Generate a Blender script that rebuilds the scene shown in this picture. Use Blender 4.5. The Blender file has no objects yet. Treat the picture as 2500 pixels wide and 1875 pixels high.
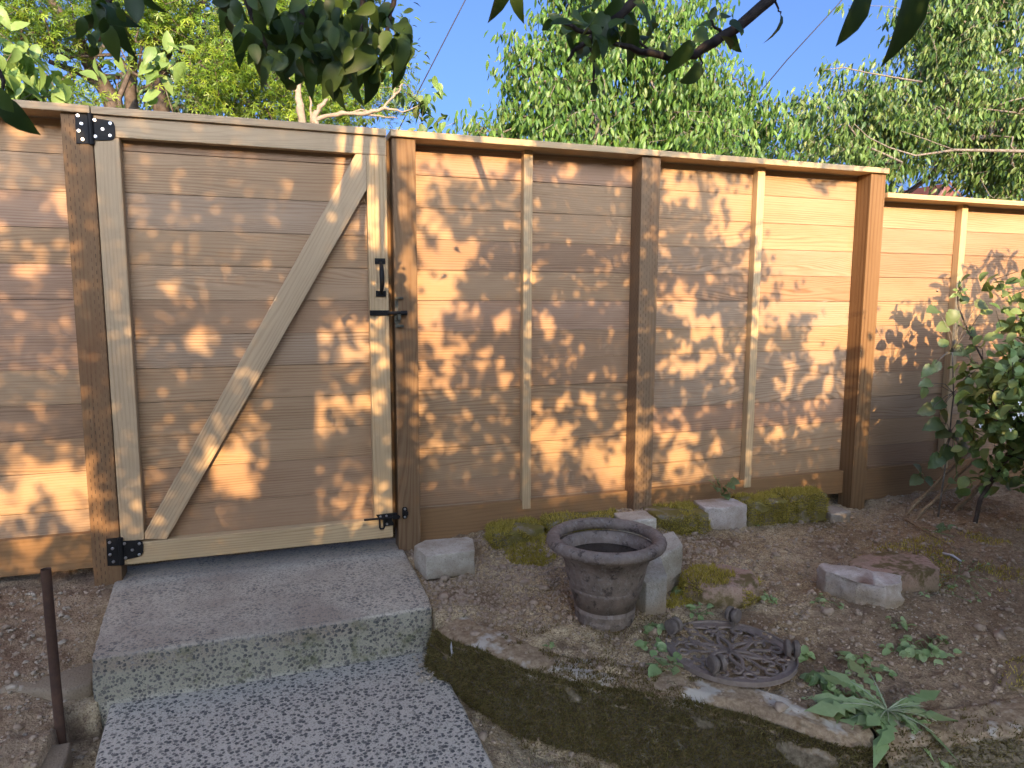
import bpy, bmesh, math, random
import numpy as np
from mathutils import Vector, Matrix, Euler
rad=math.radians
sc=bpy.context.scene
# ------------------------------------------------------------------ camera
CAM=(0.0,-2.700,1.5); YAW,PITCH,ROLL=0.3205,0.1215,0.0030; FPX=1701.3
def _basis():
    cy,sy=math.cos(YAW),math.sin(YAW); cp,sp=math.cos(PITCH),math.sin(PITCH)
    f=np.array([sy*cp,cy*cp,-sp]); r=np.array([cy,-sy,0.]); u=np.cross(r,f)
    c,s=math.cos(ROLL),math.sin(ROLL)
    return c*r+s*u,-s*r+c*u,f
BR,BU,BF=_basis()
cam=bpy.data.objects.new('camera',bpy.data.cameras.new('camera')); sc.collection.objects.link(cam)
cam.data.sensor_width=36; cam.data.lens=36*FPX/2500; cam.data.clip_start=.05; cam.data.clip_end=2000
cam.matrix_world=Matrix(((BR[0],BU[0],-BF[0],CAM[0]),(BR[1],BU[1],-BF[1],CAM[1]),(BR[2],BU[2],-BF[2],CAM[2]),(0,0,0,1)))
cam.data.dof.use_dof=True; cam.data.dof.focus_distance=3.2; cam.data.dof.aperture_fstop=14.0
sc.camera=cam
def at(u,v,Y=0.0):
    """measured point of the photograph (2500 px wide) on the upright plane y=Y"""
    d=BF+BR*((u-1250)/FPX)-BU*((v-937.5)/FPX); t=(Y-CAM[1])/d[1]
    return np.array(CAM)+t*d
def atz(u,v,Z):
    d=BF+BR*((u-1250)/FPX)-BU*((v-937.5)/FPX); t=(Z-CAM[2])/d[2]
    return np.array(CAM)+t*d
# ------------------------------------------------------------------ light
SUN_EL,SUN_AZ=15.5,9.0       # elevation, degrees to the left of the fence normal (sun is behind the camera)
SUNDIR=np.array([math.sin(rad(SUN_AZ))*math.cos(rad(SUN_EL)),math.cos(rad(SUN_AZ))*math.cos(rad(SUN_EL)),-math.sin(rad(SUN_EL))])
w=bpy.data.worlds.new('World'); sc.world=w; w.use_nodes=True
nt=w.node_tree; bg=nt.nodes['Background']
sky=nt.nodes.new('ShaderNodeTexSky'); sky.sky_type='NISHITA'; sky.sun_disc=False
sky.sun_elevation=rad(SUN_EL); sky.sun_rotation=rad(180+SUN_AZ); sky.air_density=.38; sky.dust_density=7.0; sky.ozone_density=5.2
nt.links.new(sky.outputs[0],bg.inputs[0]); bg.inputs[1].default_value=0.15
sun=bpy.data.objects.new('sun',bpy.data.lights.new('sun','SUN')); sc.collection.objects.link(sun)
sun.data.energy=2.9; sun.data.angle=rad(.45); sun.data.color=(1,.68,.36)
sun.rotation_euler=Vector(SUNDIR).to_track_quat('-Z','Y').to_euler()
sc.view_settings.view_transform='Standard'; sc.view_settings.look='None'; sc.view_settings.exposure=1.98; sc.view_settings.gamma=1
# ------------------------------------------------------------------ helpers
RNG=np.random.default_rng(7)
_lat={}
def vnoise(x,y,seed=0):
    if seed not in _lat: _lat[seed]=np.random.default_rng(seed+100).random((256,256))
    L=_lat[seed]; x=np.asarray(x,float); y=np.asarray(y,float)
    xi=np.floor(x).astype(int); yi=np.floor(y).astype(int); fx=x-xi; fy=y-yi
    fx=fx*fx*(3-2*fx); fy=fy*fy*(3-2*fy)
    a=L[xi%256,yi%256]; b=L[(xi+1)%256,yi%256]; c=L[xi%256,(yi+1)%256]; d=L[(xi+1)%256,(yi+1)%256]
    return (a*(1-fx)+b*fx)*(1-fy)+(c*(1-fx)+d*fx)*fy
def fbm(x,y,s,oct=4,seed=0):
    o=0;a=1;t=0
    for k in range(oct):
        o=o+a*(vnoise(x*s*2**k+k*17.3,y*s*2**k-k*9.1,seed+k)-.5); t+=a; a*=.5
    return o/t*2
def link(o,parent=None):
    sc.collection.objects.link(o)
    if parent is not None: o.parent=parent
    return o
def tag(o,label=None,cat=None,group=None,kind=None):
    if label: o['label']=label
    if cat: o['category']=cat
    if group: o['group']=group
    if kind: o['kind']=kind
    return o
def thing(name,label,cat,group=None,loc=(0,0,0)):
    o=bpy.data.objects.new(name,None); o.empty_display_size=.1; sc.collection.objects.link(o); o.location=loc
    return tag(o,label,cat,group)
def mesh_np(name,V,F,mat,parent=None,rnd=None,uv=None,smooth=False):
    """V (n,3), F list/array of faces; array (m,k) is fast"""
    me=bpy.data.meshes.new(name); V=np.asarray(V,np.float32)
    if isinstance(F,np.ndarray):
        m,k=F.shape
        me.vertices.add(len(V)); me.vertices.foreach_set('co',V.ravel())
        me.loops.add(m*k); me.loops.foreach_set('vertex_index',F.astype(np.int32).ravel())
        me.polygons.add(m); me.polygons.foreach_set('loop_start',np.arange(0,m*k,k,dtype=np.int32)); me.polygons.foreach_set('loop_total',np.full(m,k,np.int32))
        me.update(calc_edges=True); me.validate()
    else:
        me.from_pydata(V.tolist(),[],[list(f) for f in F]); me.update()
    if rnd is not None:
        a=me.attributes.new('rnd','FLOAT','FACE'); a.data.foreach_set('value',np.asarray(rnd,np.float32))
    if uv is not None:
        l=me.uv_layers.new(name='UVMap'); l.data.foreach_set('uv',np.asarray(uv,np.float32).ravel())
    if smooth: me.polygons.foreach_set('use_smooth',np.ones(len(me.polygons),bool))
    me.materials.append(mat); o=bpy.data.objects.new(name,me)
    if parent is not None: 
        o.parent=parent
        o.matrix_parent_inverse=Matrix.Translation(-Vector(parent.location)) if parent.type=='EMPTY' else Matrix()
    sc.collection.objects.link(o); return o
class MB:
    def __init__(s): s.v=[];s.f=[];s.uv=[];s.r=[]
    def add(s,V,F,rnd=0,uvf=None):
        b=len(s.v); s.v+= [tuple(map(float,q)) for q in V]
        for f in F:
            s.f.append([b+i for i in f]); s.r.append(rnd)
            for i in f: s.uv.append(uvf(V[i],f) if uvf else (0,0))
    def box(s,a,b,rnd=0,axis=0,M=None,skew=None):
        (x0,y0,z0),(x1,y1,z1)=a,b
        V=[(x0,y0,z0),(x1,y0,z0),(x1,y1,z0),(x0,y1,z0),(x0,y0,z1),(x1,y0,z1),(x1,y1,z1),(x0,y1,z1)]
        F=[(0,3,2,1),(4,5,6,7),(0,1,5,4),(1,2,6,5),(2,3,7,6),(3,0,4,7)]
        oth=[i for i in range(3) if i!=axis]
        L=V
        if M is not None: V=[tuple(M@Vector(q)) for q in V]
        b0=len(s.v); s.v+=V
        for f in F:
            s.f.append([b0+i for i in f]); s.r.append(rnd)
            for i in f:
                q=L[i]; s.uv.append((q[axis],q[oth[0]]+q[oth[1]]))
        return s
    def prism(s,pts,y0,y1,rnd=0,uvf=None):
        """outline pts (x,z) extruded from y0 (front) to y1"""
        n=len(pts); V=[(x,y0,z) for x,z in pts]+[(x,y1,z) for x,z in pts]
        F=[tuple(range(n)),tuple(range(2*n-1,n-1,-1))]+[((i+1)%n,i,n+i,n+(i+1)%n) for i in range(n)]
        s.add(V,F,rnd,(lambda q,f:uvf(q)) if uvf else None); return s
    def tube(s,P,R,n=8,rnd=0,cap=True):
        P=[np.array(q,float) for q in P]
        if not hasattr(R,'__len__'): R=[R]*len(P)
        b=len(s.v); L=0; N=None
        for i,q in enumerate(P):
            t=P[min(i+1,len(P)-1)]-P[max(i-1,0)]; t/=np.linalg.norm(t)+1e-9
            if N is None: N=np.cross(t,[.31,.2,.93]) if abs(t[2])<.9 else np.cross(t,[1,0.1,0])
            N=N-t*np.dot(N,t); N/=np.linalg.norm(N)+1e-9; B=np.cross(t,N)
            for k in range(n):
                a=2*math.pi*k/n; s.v.append(tuple(q+R[i]*(math.cos(a)*N+math.sin(a)*B)))
        for i in range(len(P)-1):
            for k in range(n):
                s.f.append([b+i*n+k,b+i*n+(k+1)%n,b+(i+1)*n+(k+1)%n,b+(i+1)*n+k]); s.r.append(rnd)
                s.uv+=[(0,k/n),(0,(k+1)/n),(1,(k+1)/n),(1,k/n)]
        if cap:
            for base,rev in ((b,1),(b+(len(P)-1)*n,0)):
                f=[base+k for k in range(n)]; 
                if rev: f=f[::-1]
                s.f.append(f); s.r.append(rnd); s.uv+=[(0,0)]*n
        return s
    def lathe(s,prof,c=(0,0,0),n=48,rnd=0):
        b=len(s.v)
        for r,z in prof:
            for k in range(n):
                a=2*math.pi*k/n; s.v.append((c[0]+r*math.cos(a),c[1]+r*math.sin(a),c[2]+z))
        for i in range(len(prof)-1):
            for k in range(n):
                s.f.append([b+i*n+k,b+i*n+(k+1)%n,b+(i+1)*n+(k+1)%n,b+(i+1)*n+k]); s.r.append(rnd); s.uv+=[(0,0)]*4
        return s
    def build(s,name,mat,parent=None,bevel=0,smooth=False,seg=2,sub=0):
        me=bpy.data.meshes.new(name); me.from_pydata(s.v,[],s.f); me.update()
        a=me.attributes.new('rnd','FLOAT','FACE'); a.data.foreach_set('value',np.asarray(s.r,np.float32))
        l=me.uv_layers.new(name='UVMap'); l.data.foreach_set('uv',np.asarray(s.uv,np.float32).ravel())
        if smooth: me.polygons.foreach_set('use_smooth',np.ones(len(me.polygons),bool))
        me.materials.append(mat); o=bpy.data.objects.new(name,me); sc.collection.objects.link(o)
        if parent is not None:
            o.parent=parent
            if parent.type=='EMPTY': o.matrix_parent_inverse=Matrix.Translation(-Vector(parent.location))
        if bevel:
            m=o.modifiers.new('bevel','BEVEL'); m.width=bevel; m.segments=seg; m.limit_method='ANGLE'; m.angle_limit=rad(40); m.use_clamp_overlap=True
        if sub:
            m=o.modifiers.new('sub','SUBSURF'); m.levels=sub; m.render_levels=sub
        return o
# ------------------------------------------------------------------ materials
class NG:
    def __init__(s,name):
        s.m=bpy.data.materials.new(name); s.m.use_nodes=True; s.t=s.m.node_tree; s.n=s.t.nodes; s.b=s.n['Principled BSDF']; s.out=s.n['Material Output']
    def new(s,ty,**k):
        q=s.n.new('ShaderNode'+ty)
        for a,b in k.items(): setattr(q,a,b)
        return q
    def set(s,sock,v):
        if isinstance(v,bpy.types.NodeSocket): s.t.links.new(v,sock)
        else:
            if hasattr(sock.default_value,'__len__') and not hasattr(v,'__len__'): v=[v]*len(sock.default_value)
            if hasattr(v,'__len__') and len(sock.default_value)==4 and len(v)==3: v=list(v)+[1]
            sock.default_value=v
    def math(s,op,a,b=0,c=0):
        q=s.new('Math',operation=op); s.set(q.inputs[0],a); s.set(q.inputs[1],b); s.set(q.inputs[2],c); return q.outputs[0]
    def noise(s,vec,scale,detail=3,rough=.55,dist=0):
        q=s.new('TexNoise'); s.set(q.inputs['Vector'],vec); q.inputs['Scale'].default_value=scale; q.inputs['Detail'].default_value=detail; q.inputs['Roughness'].default_value=rough; q.inputs['Distortion'].default_value=dist; return q.outputs['Fac']
    def vor(s,vec,scale,feature='F1',out='Distance',rnd=1):
        q=s.new('TexVoronoi',feature=feature); s.set(q.inputs['Vector'],vec); q.inputs['Scale'].default_value=scale; q.inputs['Randomness'].default_value=rnd; return q.outputs[out]
    def ramp(s,f,stops,interp='LINEAR'):
        q=s.new('ValToRGB'); q.color_ramp.interpolation=interp; e=q.color_ramp.elements
        while len(e)<len(stops): e.new(.5)
        for k,(p,c) in enumerate(stops):
            e[k].position=p; e[k].color=(list(c)+[1] if hasattr(c,'__len__') else [c,c,c,1])
        s.set(q.inputs[0],f); return q.outputs[0]
    def mix(s,f,a,b,mode='MIX'):
        q=s.new('Mix',data_type='RGBA',blend_type=mode); s.set(q.inputs[0],f); s.set(q.inputs[6],a); s.set(q.inputs[7],b); return q.outputs[2]
    def comb(s,x,y,z):
        q=s.new('CombineXYZ'); s.set(q.inputs[0],x); s.set(q.inputs[1],y); s.set(q.inputs[2],z); return q.outputs[0]
    def sep(s,v):
        q=s.new('SeparateXYZ'); s.set(q.inputs[0],v); return q.outputs
    def attr(s,n='rnd'):
        q=s.new('Attribute',attribute_name=n); return q.outputs['Fac']
    def obj(s): return s.new('TexCoord').outputs['Object']
    def geo(s): return s.new('NewGeometry').outputs['Position']
    def uv(s): return s.new('TexCoord').outputs['UV']
    def bump(s,h,dist=.002,strength=1,prev=None):
        q=s.new('Bump'); q.inputs['Strength'].default_value=strength; q.inputs['Distance'].default_value=dist; s.set(q.inputs['Height'],h)
        if prev is not None: s.set(q.inputs['Normal'],prev)
        return q.outputs[0]
    def fin(s,col,rough=.7,normal=None,metal=0,spec=.3):
        s.set(s.b.inputs['Base Color'],col); s.set(s.b.inputs['Roughness'],rough); s.b.inputs['Metallic'].default_value=metal
        s.b.inputs['Specular IOR Level'].default_value=spec
        if normal is not None: s.set(s.b.inputs['Normal'],normal)
        return s.m
def wood(name,tints,ring=150,contrast=.35,fine=.25,knots=.0,dashes=False,rough=.72,gray=None):
    g=NG(name); u,v,_=g.sep(g.uv()); r=g.attr()
    ro=g.math('MULTIPLY',r,37.7)
    vv=g.math('ADD',v,g.math('MULTIPLY',r,5.3))
    # slow warp of the rings: cathedral arches on some boards, straight grain on others
    wv=g.noise(g.comb(g.math('MULTIPLY',u,.9),g.math('MULTIPLY',vv,7),ro),1.0,2,.5)
    amp=g.ramp(g.math('FRACT',g.math('MULTIPLY',r,7.13)),[(0,.03),(.5,.09),(1,.24)])
    h=g.math('ADD',vv,g.math('MULTIPLY',g.math('SUBTRACT',wv,.5),amp))
    h=g.math('ADD',h,g.math('MULTIPLY',g.noise(g.comb(g.math('MULTIPLY',u,6),g.math('MULTIPLY',vv,30),ro),1,2),.004))
    s1=g.math('SINE',g.math('MULTIPLY',h,ring*6.283))
    s1=g.math('POWER',g.math('MULTIPLY_ADD',s1,.5,.5),2.2)
    s2=g.math('SINE',g.math('MULTIPLY',h,ring*2.37*6.283)); s2=g.math('MULTIPLY_ADD',s2,.5,.5)
    var=g.noise(g.comb(g.math('MULTIPLY',u,.8),g.math('MULTIPLY',vv,14),ro),1,3)
    ringv=g.math('MULTIPLY',s1,g.ramp(var,[(.35,.15),(.65,1)]))
    fib=g.noise(g.comb(g.math('MULTIPLY',u,9),g.math('MULTIPLY',vv,420),ro),1,3,.6)
    base=g.ramp(r,[(i/(len(tints)-.999),c) for i,c in enumerate(tints)],'CONSTANT' if len(tints)>2 else 'LINEAR')
    big=g.noise(g.comb(g.math('MULTIPLY',u,1.7),g.math('MULTIPLY',vv,5),ro),1,3)
    base=g.mix(g.ramp(big,[(.3,0),(.75,1)]),g.mix(1,base,(.86,.82,.78),'MULTIPLY'),base)
    dark=g.math('ADD',g.math('MULTIPLY',ringv,contrast),g.math('MULTIPLY',g.math('MULTIPLY',s2,var),contrast*.35))
    dark=g.math('ADD',dark,g.math('MULTIPLY',g.math('SUBTRACT',fib,.5),fine*2.2))
    col=g.mix(g.math('MULTIPLY',dark,1.0),base,g.mix(1,base,(.50,.40,.30),'MULTIPLY'))
    if knots:
        kv=g.new('TexVoronoi',feature='F1'); g.set(kv.inputs['Vector'],g.comb(g.math('MULTIPLY',u,2.1),g.math('MULTIPLY',vv,5.5),ro)); kv.inputs['Scale'].default_value=1
        kd=kv.outputs['Distance']; pick=g.math('LESS_THAN',g.sep(kv.outputs['Color'])[0],knots)
        kn=g.math('MULTIPLY',g.ramp(kd,[(0,1),(.03,1),(.055,.45),(.10,0)]),pick)
        col=g.mix(g.math('MULTIPLY',kn,.85),col,(.09,.04,.018))
    hgt=g.math('ADD',g.math('MULTIPLY',fib,.6),g.math('MULTIPLY',ringv,-.5))
    if dashes:
        cell=g.math('FLOOR',g.math('DIVIDE',v,.0125)); 
        uu=g.math('ADD',g.math('DIVIDE',u,.028),g.math('MULTIPLY',cell,.5))
        uu=g.math('ADD',uu,g.math('MULTIPLY',g.noise(g.comb(cell,g.math('MULTIPLY',u,8),3),1,1),.35))
        a=g.math('LESS_THAN',g.math('FRACT',uu),.46)
        b=g.math('LESS_THAN',g.math('ABSOLUTE',g.math('SUBTRACT',g.math('FRACT',g.math('DIVIDE',v,.0125)),.5)),.09)
        msk=g.ramp(g.noise(g.comb(g.math('MULTIPLY',u,1.3),g.math('MULTIPLY',v,12),ro),1,2),[(.42,.05),(.56,.9)])
        d=g.math('MULTIPLY',g.math('MULTIPLY',a,b),msk)
        col=g.mix(g.math('MULTIPLY',d,.8),col,(.045,.024,.012)); hgt=g.math('SUBTRACT',hgt,g.math('MULTIPLY',d,1.5))
        st=g.noise(g.comb(g.math('MULTIPLY',u,2.4),g.math('MULTIPLY',v,9),ro),1,4)
        col=g.mix(g.ramp(st,[(.5,0),(.72,.55)]),col,(.17,.075,.03))
    return g.fin(col,rough,g.bump(hgt,.0012,.55),spec=.25)
CEDAR=wood('cedar_board',[(.40,.265,.145),(.42,.275,.15),(.375,.24,.135),(.43,.29,.165),(.40,.255,.155),(.35,.225,.13),(.39,.275,.17),(.42,.27,.15)],ring=95,contrast=.60,fine=.42,knots=.035)
PALE=wood('pale_cedar',[(.53,.385,.21),(.55,.40,.215),(.50,.36,.20)],ring=85,contrast=.40,fine=.30,knots=.16)
GREYP=wood('weathered_trim',[(.47,.345,.20),(.49,.36,.21)],ring=85,contrast=.42,fine=.32,knots=.10)
POST=wood('treated_post',[(.22,.13,.062),(.21,.125,.06),(.25,.165,.09),(.22,.125,.058)],ring=60,contrast=.35,fine=.35,knots=.12,dashes=True,rough=.8)
POSTS=wood('plain_treated_post',[(.22,.13,.058),(.21,.13,.065),(.25,.155,.075)],ring=45,contrast=.7,fine=.4,knots=.2,rough=.8)
RAIL=wood('treated_rail',[(.29,.165,.07),(.27,.16,.075)],ring=70,contrast=.3,fine=.3,knots=.14,rough=.8)
def plain(name,col,rough=.5,metal=0,var=.15,scale=30,bumpd=.001,spec=.4,col2=None):
    g=NG(name); P=g.obj(); n=g.noise(P,scale,5,.6)
    c2=col2 or tuple(c*(1-var*2.5) for c in col)
    c=g.mix(g.ramp(n,[(.3,0),(.7,1)]),col,c2)
    return g.fin(c,rough,g.bump(n,bumpd,.6),metal,spec)
BLACK=plain('black_iron',(.012,.011,.010),.6,.0,.1,80,.0004,.2)
ZINC=plain('bolt_steel',(.62,.62,.62),.3,1,.1,60,.0003)
LATCHZ=plain('latch_zinc',(.12,.11,.075),.5,.3,.3,60,.0003)
RUST=plain('rusty_iron',(.115,.062,.038),.85,0,.2,40,.002,.2,(.07,.042,.03))
IRON=plain('cast_iron',(.17,.13,.10),.85,0,.2,50,.0015,.2,(.24,.19,.15))
CASTER=plain('caster_plastic',(.10,.078,.062),.8,0,.2,50,.0006,.2,(.20,.16,.125))
def concrete():
    g=NG('aggregate_concrete'); P=g.geo()
    wn=g.new('TexNoise'); g.set(wn.inputs['Vector'],P); wn.inputs['Scale'].default_value=120; vm=g.new('VectorMath',operation='MULTIPLY_ADD'); g.set(vm.inputs[0],wn.outputs['Color']); vm.inputs[1].default_value=(.008,.008,.008); g.set(vm.inputs[2],P); PW=vm.outputs[0]
    nz0=g.sep(g.new('NewGeometry').outputs['Normal'])[2]
    def agg(sc_,lo,hi):
        d=g.vor(PW,sc_); idc=g.sep(g.vor(PW,sc_,out='Color'))
        m=g.ramp(g.math('SUBTRACT',d,g.math('MULTIPLY',idc[1],.22)),[(lo,1),(hi,0)])
        m=g.math('MULTIPLY',m,g.math('LESS_THAN',idc[2],g.ramp(nz0,[(.3,.93),(.7,.72)])))
        return m,idc[0]
    m1,i1=agg(84,.27,.35); m2,i2=agg(190,.22,.32)
    nz=g.sep(g.new('NewGeometry').outputs['Normal'])[2]
    n1=g.noise(P,3.2,5,.6); n2=g.noise(P,140,3,.7); n3=g.noise(P,14,4)
    pos=g.sep(P)
    base=g.ramp(g.math('ADD',g.math('MULTIPLY',n2,.7),g.math('MULTIPLY',n3,.3)),[(.3,(.42,.355,.255)),(.7,(.62,.54,.40))])
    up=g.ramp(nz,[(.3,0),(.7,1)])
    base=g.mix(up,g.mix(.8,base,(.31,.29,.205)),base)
    # dirt trodden over the top of the upper step
    hi=g.ramp(pos[2],[(.44,0),(.46,1)])
    dirt=g.math('MULTIPLY',g.ramp(n1,[(.42,0),(.64,1)]),g.math('MULTIPLY',hi,.75))
    back=g.math('MULTIPLY',hi,g.ramp(g.math('ADD',pos[1],g.math('MULTIPLY',n1,.12)),[(.0,0),(.06,.9)])); dirt=g.math('MAXIMUM',dirt,back)
    base=g.mix(g.math('MULTIPLY',g.ramp(pos[2],[(.362,1),(.372,0)]),.25),base,(.62,.58,.50)); base=g.mix(dirt,base,(.34,.265,.19))
    pe=g.ramp(i1,[(0,(.07,.07,.065)),(.5,(.13,.125,.115)),(.8,(.22,.19,.15)),(1,(.32,.29,.24))]); pe=g.mix(hi,g.ramp(i1,[(0,(.075,.072,.068)),(.6,(.14,.13,.115)),(1,(.26,.23,.18))]),pe); 
    wear=g.mix(hi,.95,g.ramp(g.noise(P,7,4,.65),[(.40,1),(.62,.25)]))
    k=g.math('MULTIPLY',m1,g.mix(up,.92,g.mix(hi,wear,g.math('MULTIPLY',wear,.75))))
    col=g.mix(k,base,pe)
    col=g.mix(g.math('MULTIPLY',m2,.6),col,g.ramp(i2,[(0,(.07,.07,.07)),(1,(.30,.27,.22))]))
    mossm=g.math('MULTIPLY',g.ramp(g.noise(P,9,5,.7),[(.52,0),(.62,1)]),g.math('SUBTRACT',1,up))
    col=g.mix(g.math('MULTIPLY',mossm,.5),col,(.10,.11,.035))
    h=g.math('ADD',g.math('MULTIPLY',m1,1.0),g.math('ADD',g.math('MULTIPLY',m2,.4),g.math('MULTIPLY',n2,.8)))
    return g.fin(col,.9,g.bump(h,.003,.8),spec=.2)
CONC=concrete()
def block(name,a,b,sc_=60,moss=0,mosscol=(.16,.13,.02)):
    g=NG(name); P=g.geo(); n=g.noise(P,sc_,5,.7); n2=g.noise(P,9,4,.6)
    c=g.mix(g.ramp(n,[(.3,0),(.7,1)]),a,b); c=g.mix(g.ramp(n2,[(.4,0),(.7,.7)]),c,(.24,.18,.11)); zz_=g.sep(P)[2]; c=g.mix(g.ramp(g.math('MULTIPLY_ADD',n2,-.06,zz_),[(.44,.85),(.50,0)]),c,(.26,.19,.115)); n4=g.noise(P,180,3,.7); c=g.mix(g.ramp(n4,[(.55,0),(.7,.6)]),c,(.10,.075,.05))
    if moss: c=g.mix(g.math('MULTIPLY',g.ramp(g.noise(P,16,5,.65),[(.52-.2*moss,0),(.60-.1*moss,1)]),.9),c,mosscol)
    pits=g.vor(P,150); 
    h=g.math('ADD',n,g.math('MULTIPLY',pits,.5))
    return g.fin(c,.92,g.bump(h,.003,.7),spec=.15)
BLOCKC=block('grey_block',(.44,.385,.295),(.56,.50,.39))
BLOCKD=block('dark_block',(.30,.27,.22),(.44,.40,.34),70)
BLOCKP=block('pinkish_block',(.44,.36,.29),(.58,.51,.43),30)
BLOCKB=block('brown_block',(.33,.20,.14),(.46,.31,.23),50,.2,(.12,.09,.03))
BLOCKM=block('mossy_block',(.20,.165,.12),(.28,.235,.185),50,.8,(.16,.13,.025))
def wallmat():
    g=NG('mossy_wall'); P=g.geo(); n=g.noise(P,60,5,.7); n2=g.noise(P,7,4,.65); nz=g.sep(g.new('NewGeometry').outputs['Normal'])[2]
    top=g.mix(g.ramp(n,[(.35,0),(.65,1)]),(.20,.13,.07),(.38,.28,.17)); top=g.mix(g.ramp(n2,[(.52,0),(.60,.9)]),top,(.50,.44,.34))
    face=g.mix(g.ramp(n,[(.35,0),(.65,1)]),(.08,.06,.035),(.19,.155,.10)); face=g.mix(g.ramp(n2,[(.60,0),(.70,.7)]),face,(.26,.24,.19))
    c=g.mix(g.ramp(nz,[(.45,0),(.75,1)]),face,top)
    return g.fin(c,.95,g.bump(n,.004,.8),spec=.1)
WALLM=wallmat()
def soil():
    g=NG('soil'); P=g.geo(); x,y,z=g.sep(P)
    n=g.noise(P,2.3,6,.62); n2=g.noise(P,38,5,.7); n3=g.noise(P,170,3,.7)
    c=g.ramp(g.math('MULTIPLY_ADD',n,.46,g.math('MULTIPLY_ADD',n2,.30,g.math('MULTIPLY',n3,.24))),[(.36,(.20,.13,.06)),(.46,(.40,.28,.145)),(.55,(.60,.46,.265)),(.68,(.72,.59,.37))])
    c=g.mix(g.ramp(n3,[(.35,.45),(.6,0)]),c,(.08,.05,.03))
    chips=g.vor(P,130); ci=g.sep(g.vor(P,130,out='Color'))
    k=g.math('MULTIPLY',g.ramp(chips,[(.18,1),(.24,0)]),g.math('LESS_THAN',ci[0],.09))
    c=g.mix(k,c,g.ramp(ci[1],[(0,(.30,.24,.17)),(1,(.48,.42,.34))]))
    # darker, damper, greener humus to the right front
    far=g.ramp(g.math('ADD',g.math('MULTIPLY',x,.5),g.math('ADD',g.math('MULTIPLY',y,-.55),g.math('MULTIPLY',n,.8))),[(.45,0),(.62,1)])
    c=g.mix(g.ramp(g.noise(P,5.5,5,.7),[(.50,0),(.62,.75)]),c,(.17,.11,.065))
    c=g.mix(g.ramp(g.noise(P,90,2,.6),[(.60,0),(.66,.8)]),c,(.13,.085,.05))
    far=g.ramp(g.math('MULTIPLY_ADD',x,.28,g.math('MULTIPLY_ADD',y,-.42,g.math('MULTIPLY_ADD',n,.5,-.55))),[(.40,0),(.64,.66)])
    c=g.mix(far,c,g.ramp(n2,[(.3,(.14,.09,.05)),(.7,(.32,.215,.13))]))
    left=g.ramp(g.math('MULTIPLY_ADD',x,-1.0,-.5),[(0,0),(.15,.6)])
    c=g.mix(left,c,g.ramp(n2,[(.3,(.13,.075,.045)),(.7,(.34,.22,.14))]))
    h=g.math('ADD',g.math('MULTIPLY',n2,1.2),g.math('MULTIPLY',n3,.7)); h=g.math('ADD',h,g.math('MULTIPLY',chips,.4))
    return g.fin(c,.95,g.bump(h,.008,.9),spec=.12)
SOIL=soil()
def leafmat(name,cols,back=None,trans=.35,rough=.45,spec=.35,tint=(1.0,1.15,.45)):
    g=NG(name); r=g.attr(); P=g.geo()
    c=g.ramp(r,[(i/(len(cols)-1),q) for i,q in enumerate(cols)])
    c=g.mix(g.ramp(g.noise(P,60,3),[(.35,0),(.7,.35)]),c,g.mix(1,c,(.6,.65,.5),'MULTIPLY'))
    g.fin(c,rough,None,spec=spec)
    t=g.new('BsdfTranslucent'); g.set(t.inputs[0],g.mix(1,c,tint,'MULTIPLY'))
    mx=g.new('MixShader'); mx.inputs[0].default_value=trans
    g.t.links.new(g.b.outputs[0],mx.inputs[1]); g.t.links.new(t.outputs[0],mx.inputs[2]); g.t.links.new(mx.outputs[0],g.out.inputs[0])
    return g.m
L_CHERRY=leafmat('cherry_leaf',[(.040,.10,.02),(.075,.16,.03),(.15,.26,.045),(.055,.125,.025),(.16,.22,.06)],trans=.25)
L_CHERRY2=leafmat('dark_cherry_leaf',[(.035,.08,.018),(.07,.14,.028),(.17,.26,.065),(.05,.10,.022),(.22,.27,.09)],trans=.22)
L_MAPLE=leafmat('maple_leaf',[(.06,.13,.014),(.15,.26,.022),(.30,.38,.035),(.045,.10,.012),(.22,.32,.03)],trans=.35)
L_CANOPY=leafmat('canopy_leaf',[(.22,.28,.08),(.30,.36,.11),(.36,.40,.14)],trans=.5,tint=(1.1,1.1,.8))  # pale leaf colour, raised so the unseen foliage passes more fill light
L_DARK=leafmat('deep_leaf',[(.022,.042,.010),(.045,.075,.015),(.10,.15,.03)],trans=.2)
L_DOG=leafmat('dogwood_leaf',[(.19,.29,.08),(.27,.38,.11),(.15,.24,.06)],trans=.35)
L_APPLE=leafmat('apple_leaf',[(.026,.050,.014),(.045,.080,.020),(.09,.14,.035)],trans=.35,tint=(1.1,1.3,.35))
L_SHRUB=leafmat('shrub_leaf',[(.13,.21,.07),(.21,.30,.10),(.30,.36,.13),(.10,.15,.05)],trans=.3)
L_BRAM=leafmat('bramble_leaf',[(.10,.15,.06),(.15,.20,.08),(.19,.21,.10)],trans=.25)
L_WEED=leafmat('weed_leaf',[(.20,.28,.10),(.28,.37,.15),(.34,.41,.19)],trans=.25)
L_CONIF=leafmat('conifer_needle',[(.06,.085,.035),(.10,.13,.05),(.17,.18,.07)],trans=.15)
MOSS=leafmat('moss_strand',[(.24,.18,.03),(.42,.32,.06),(.62,.48,.12),(.32,.26,.05)],trans=.2,rough=.9,spec=.05)
MOSSD=leafmat('dark_moss_strand',[(.11,.065,.028),(.13,.095,.032),(.19,.15,.05),(.26,.16,.07)],trans=.15,rough=.9,spec=.05)
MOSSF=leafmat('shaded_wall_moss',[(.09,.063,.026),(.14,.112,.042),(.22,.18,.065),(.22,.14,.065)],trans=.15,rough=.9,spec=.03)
BARK=plain('dark_bark',(.13,.10,.075),.9,0,.2,25,.004,.1,(.05,.038,.028))
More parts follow.
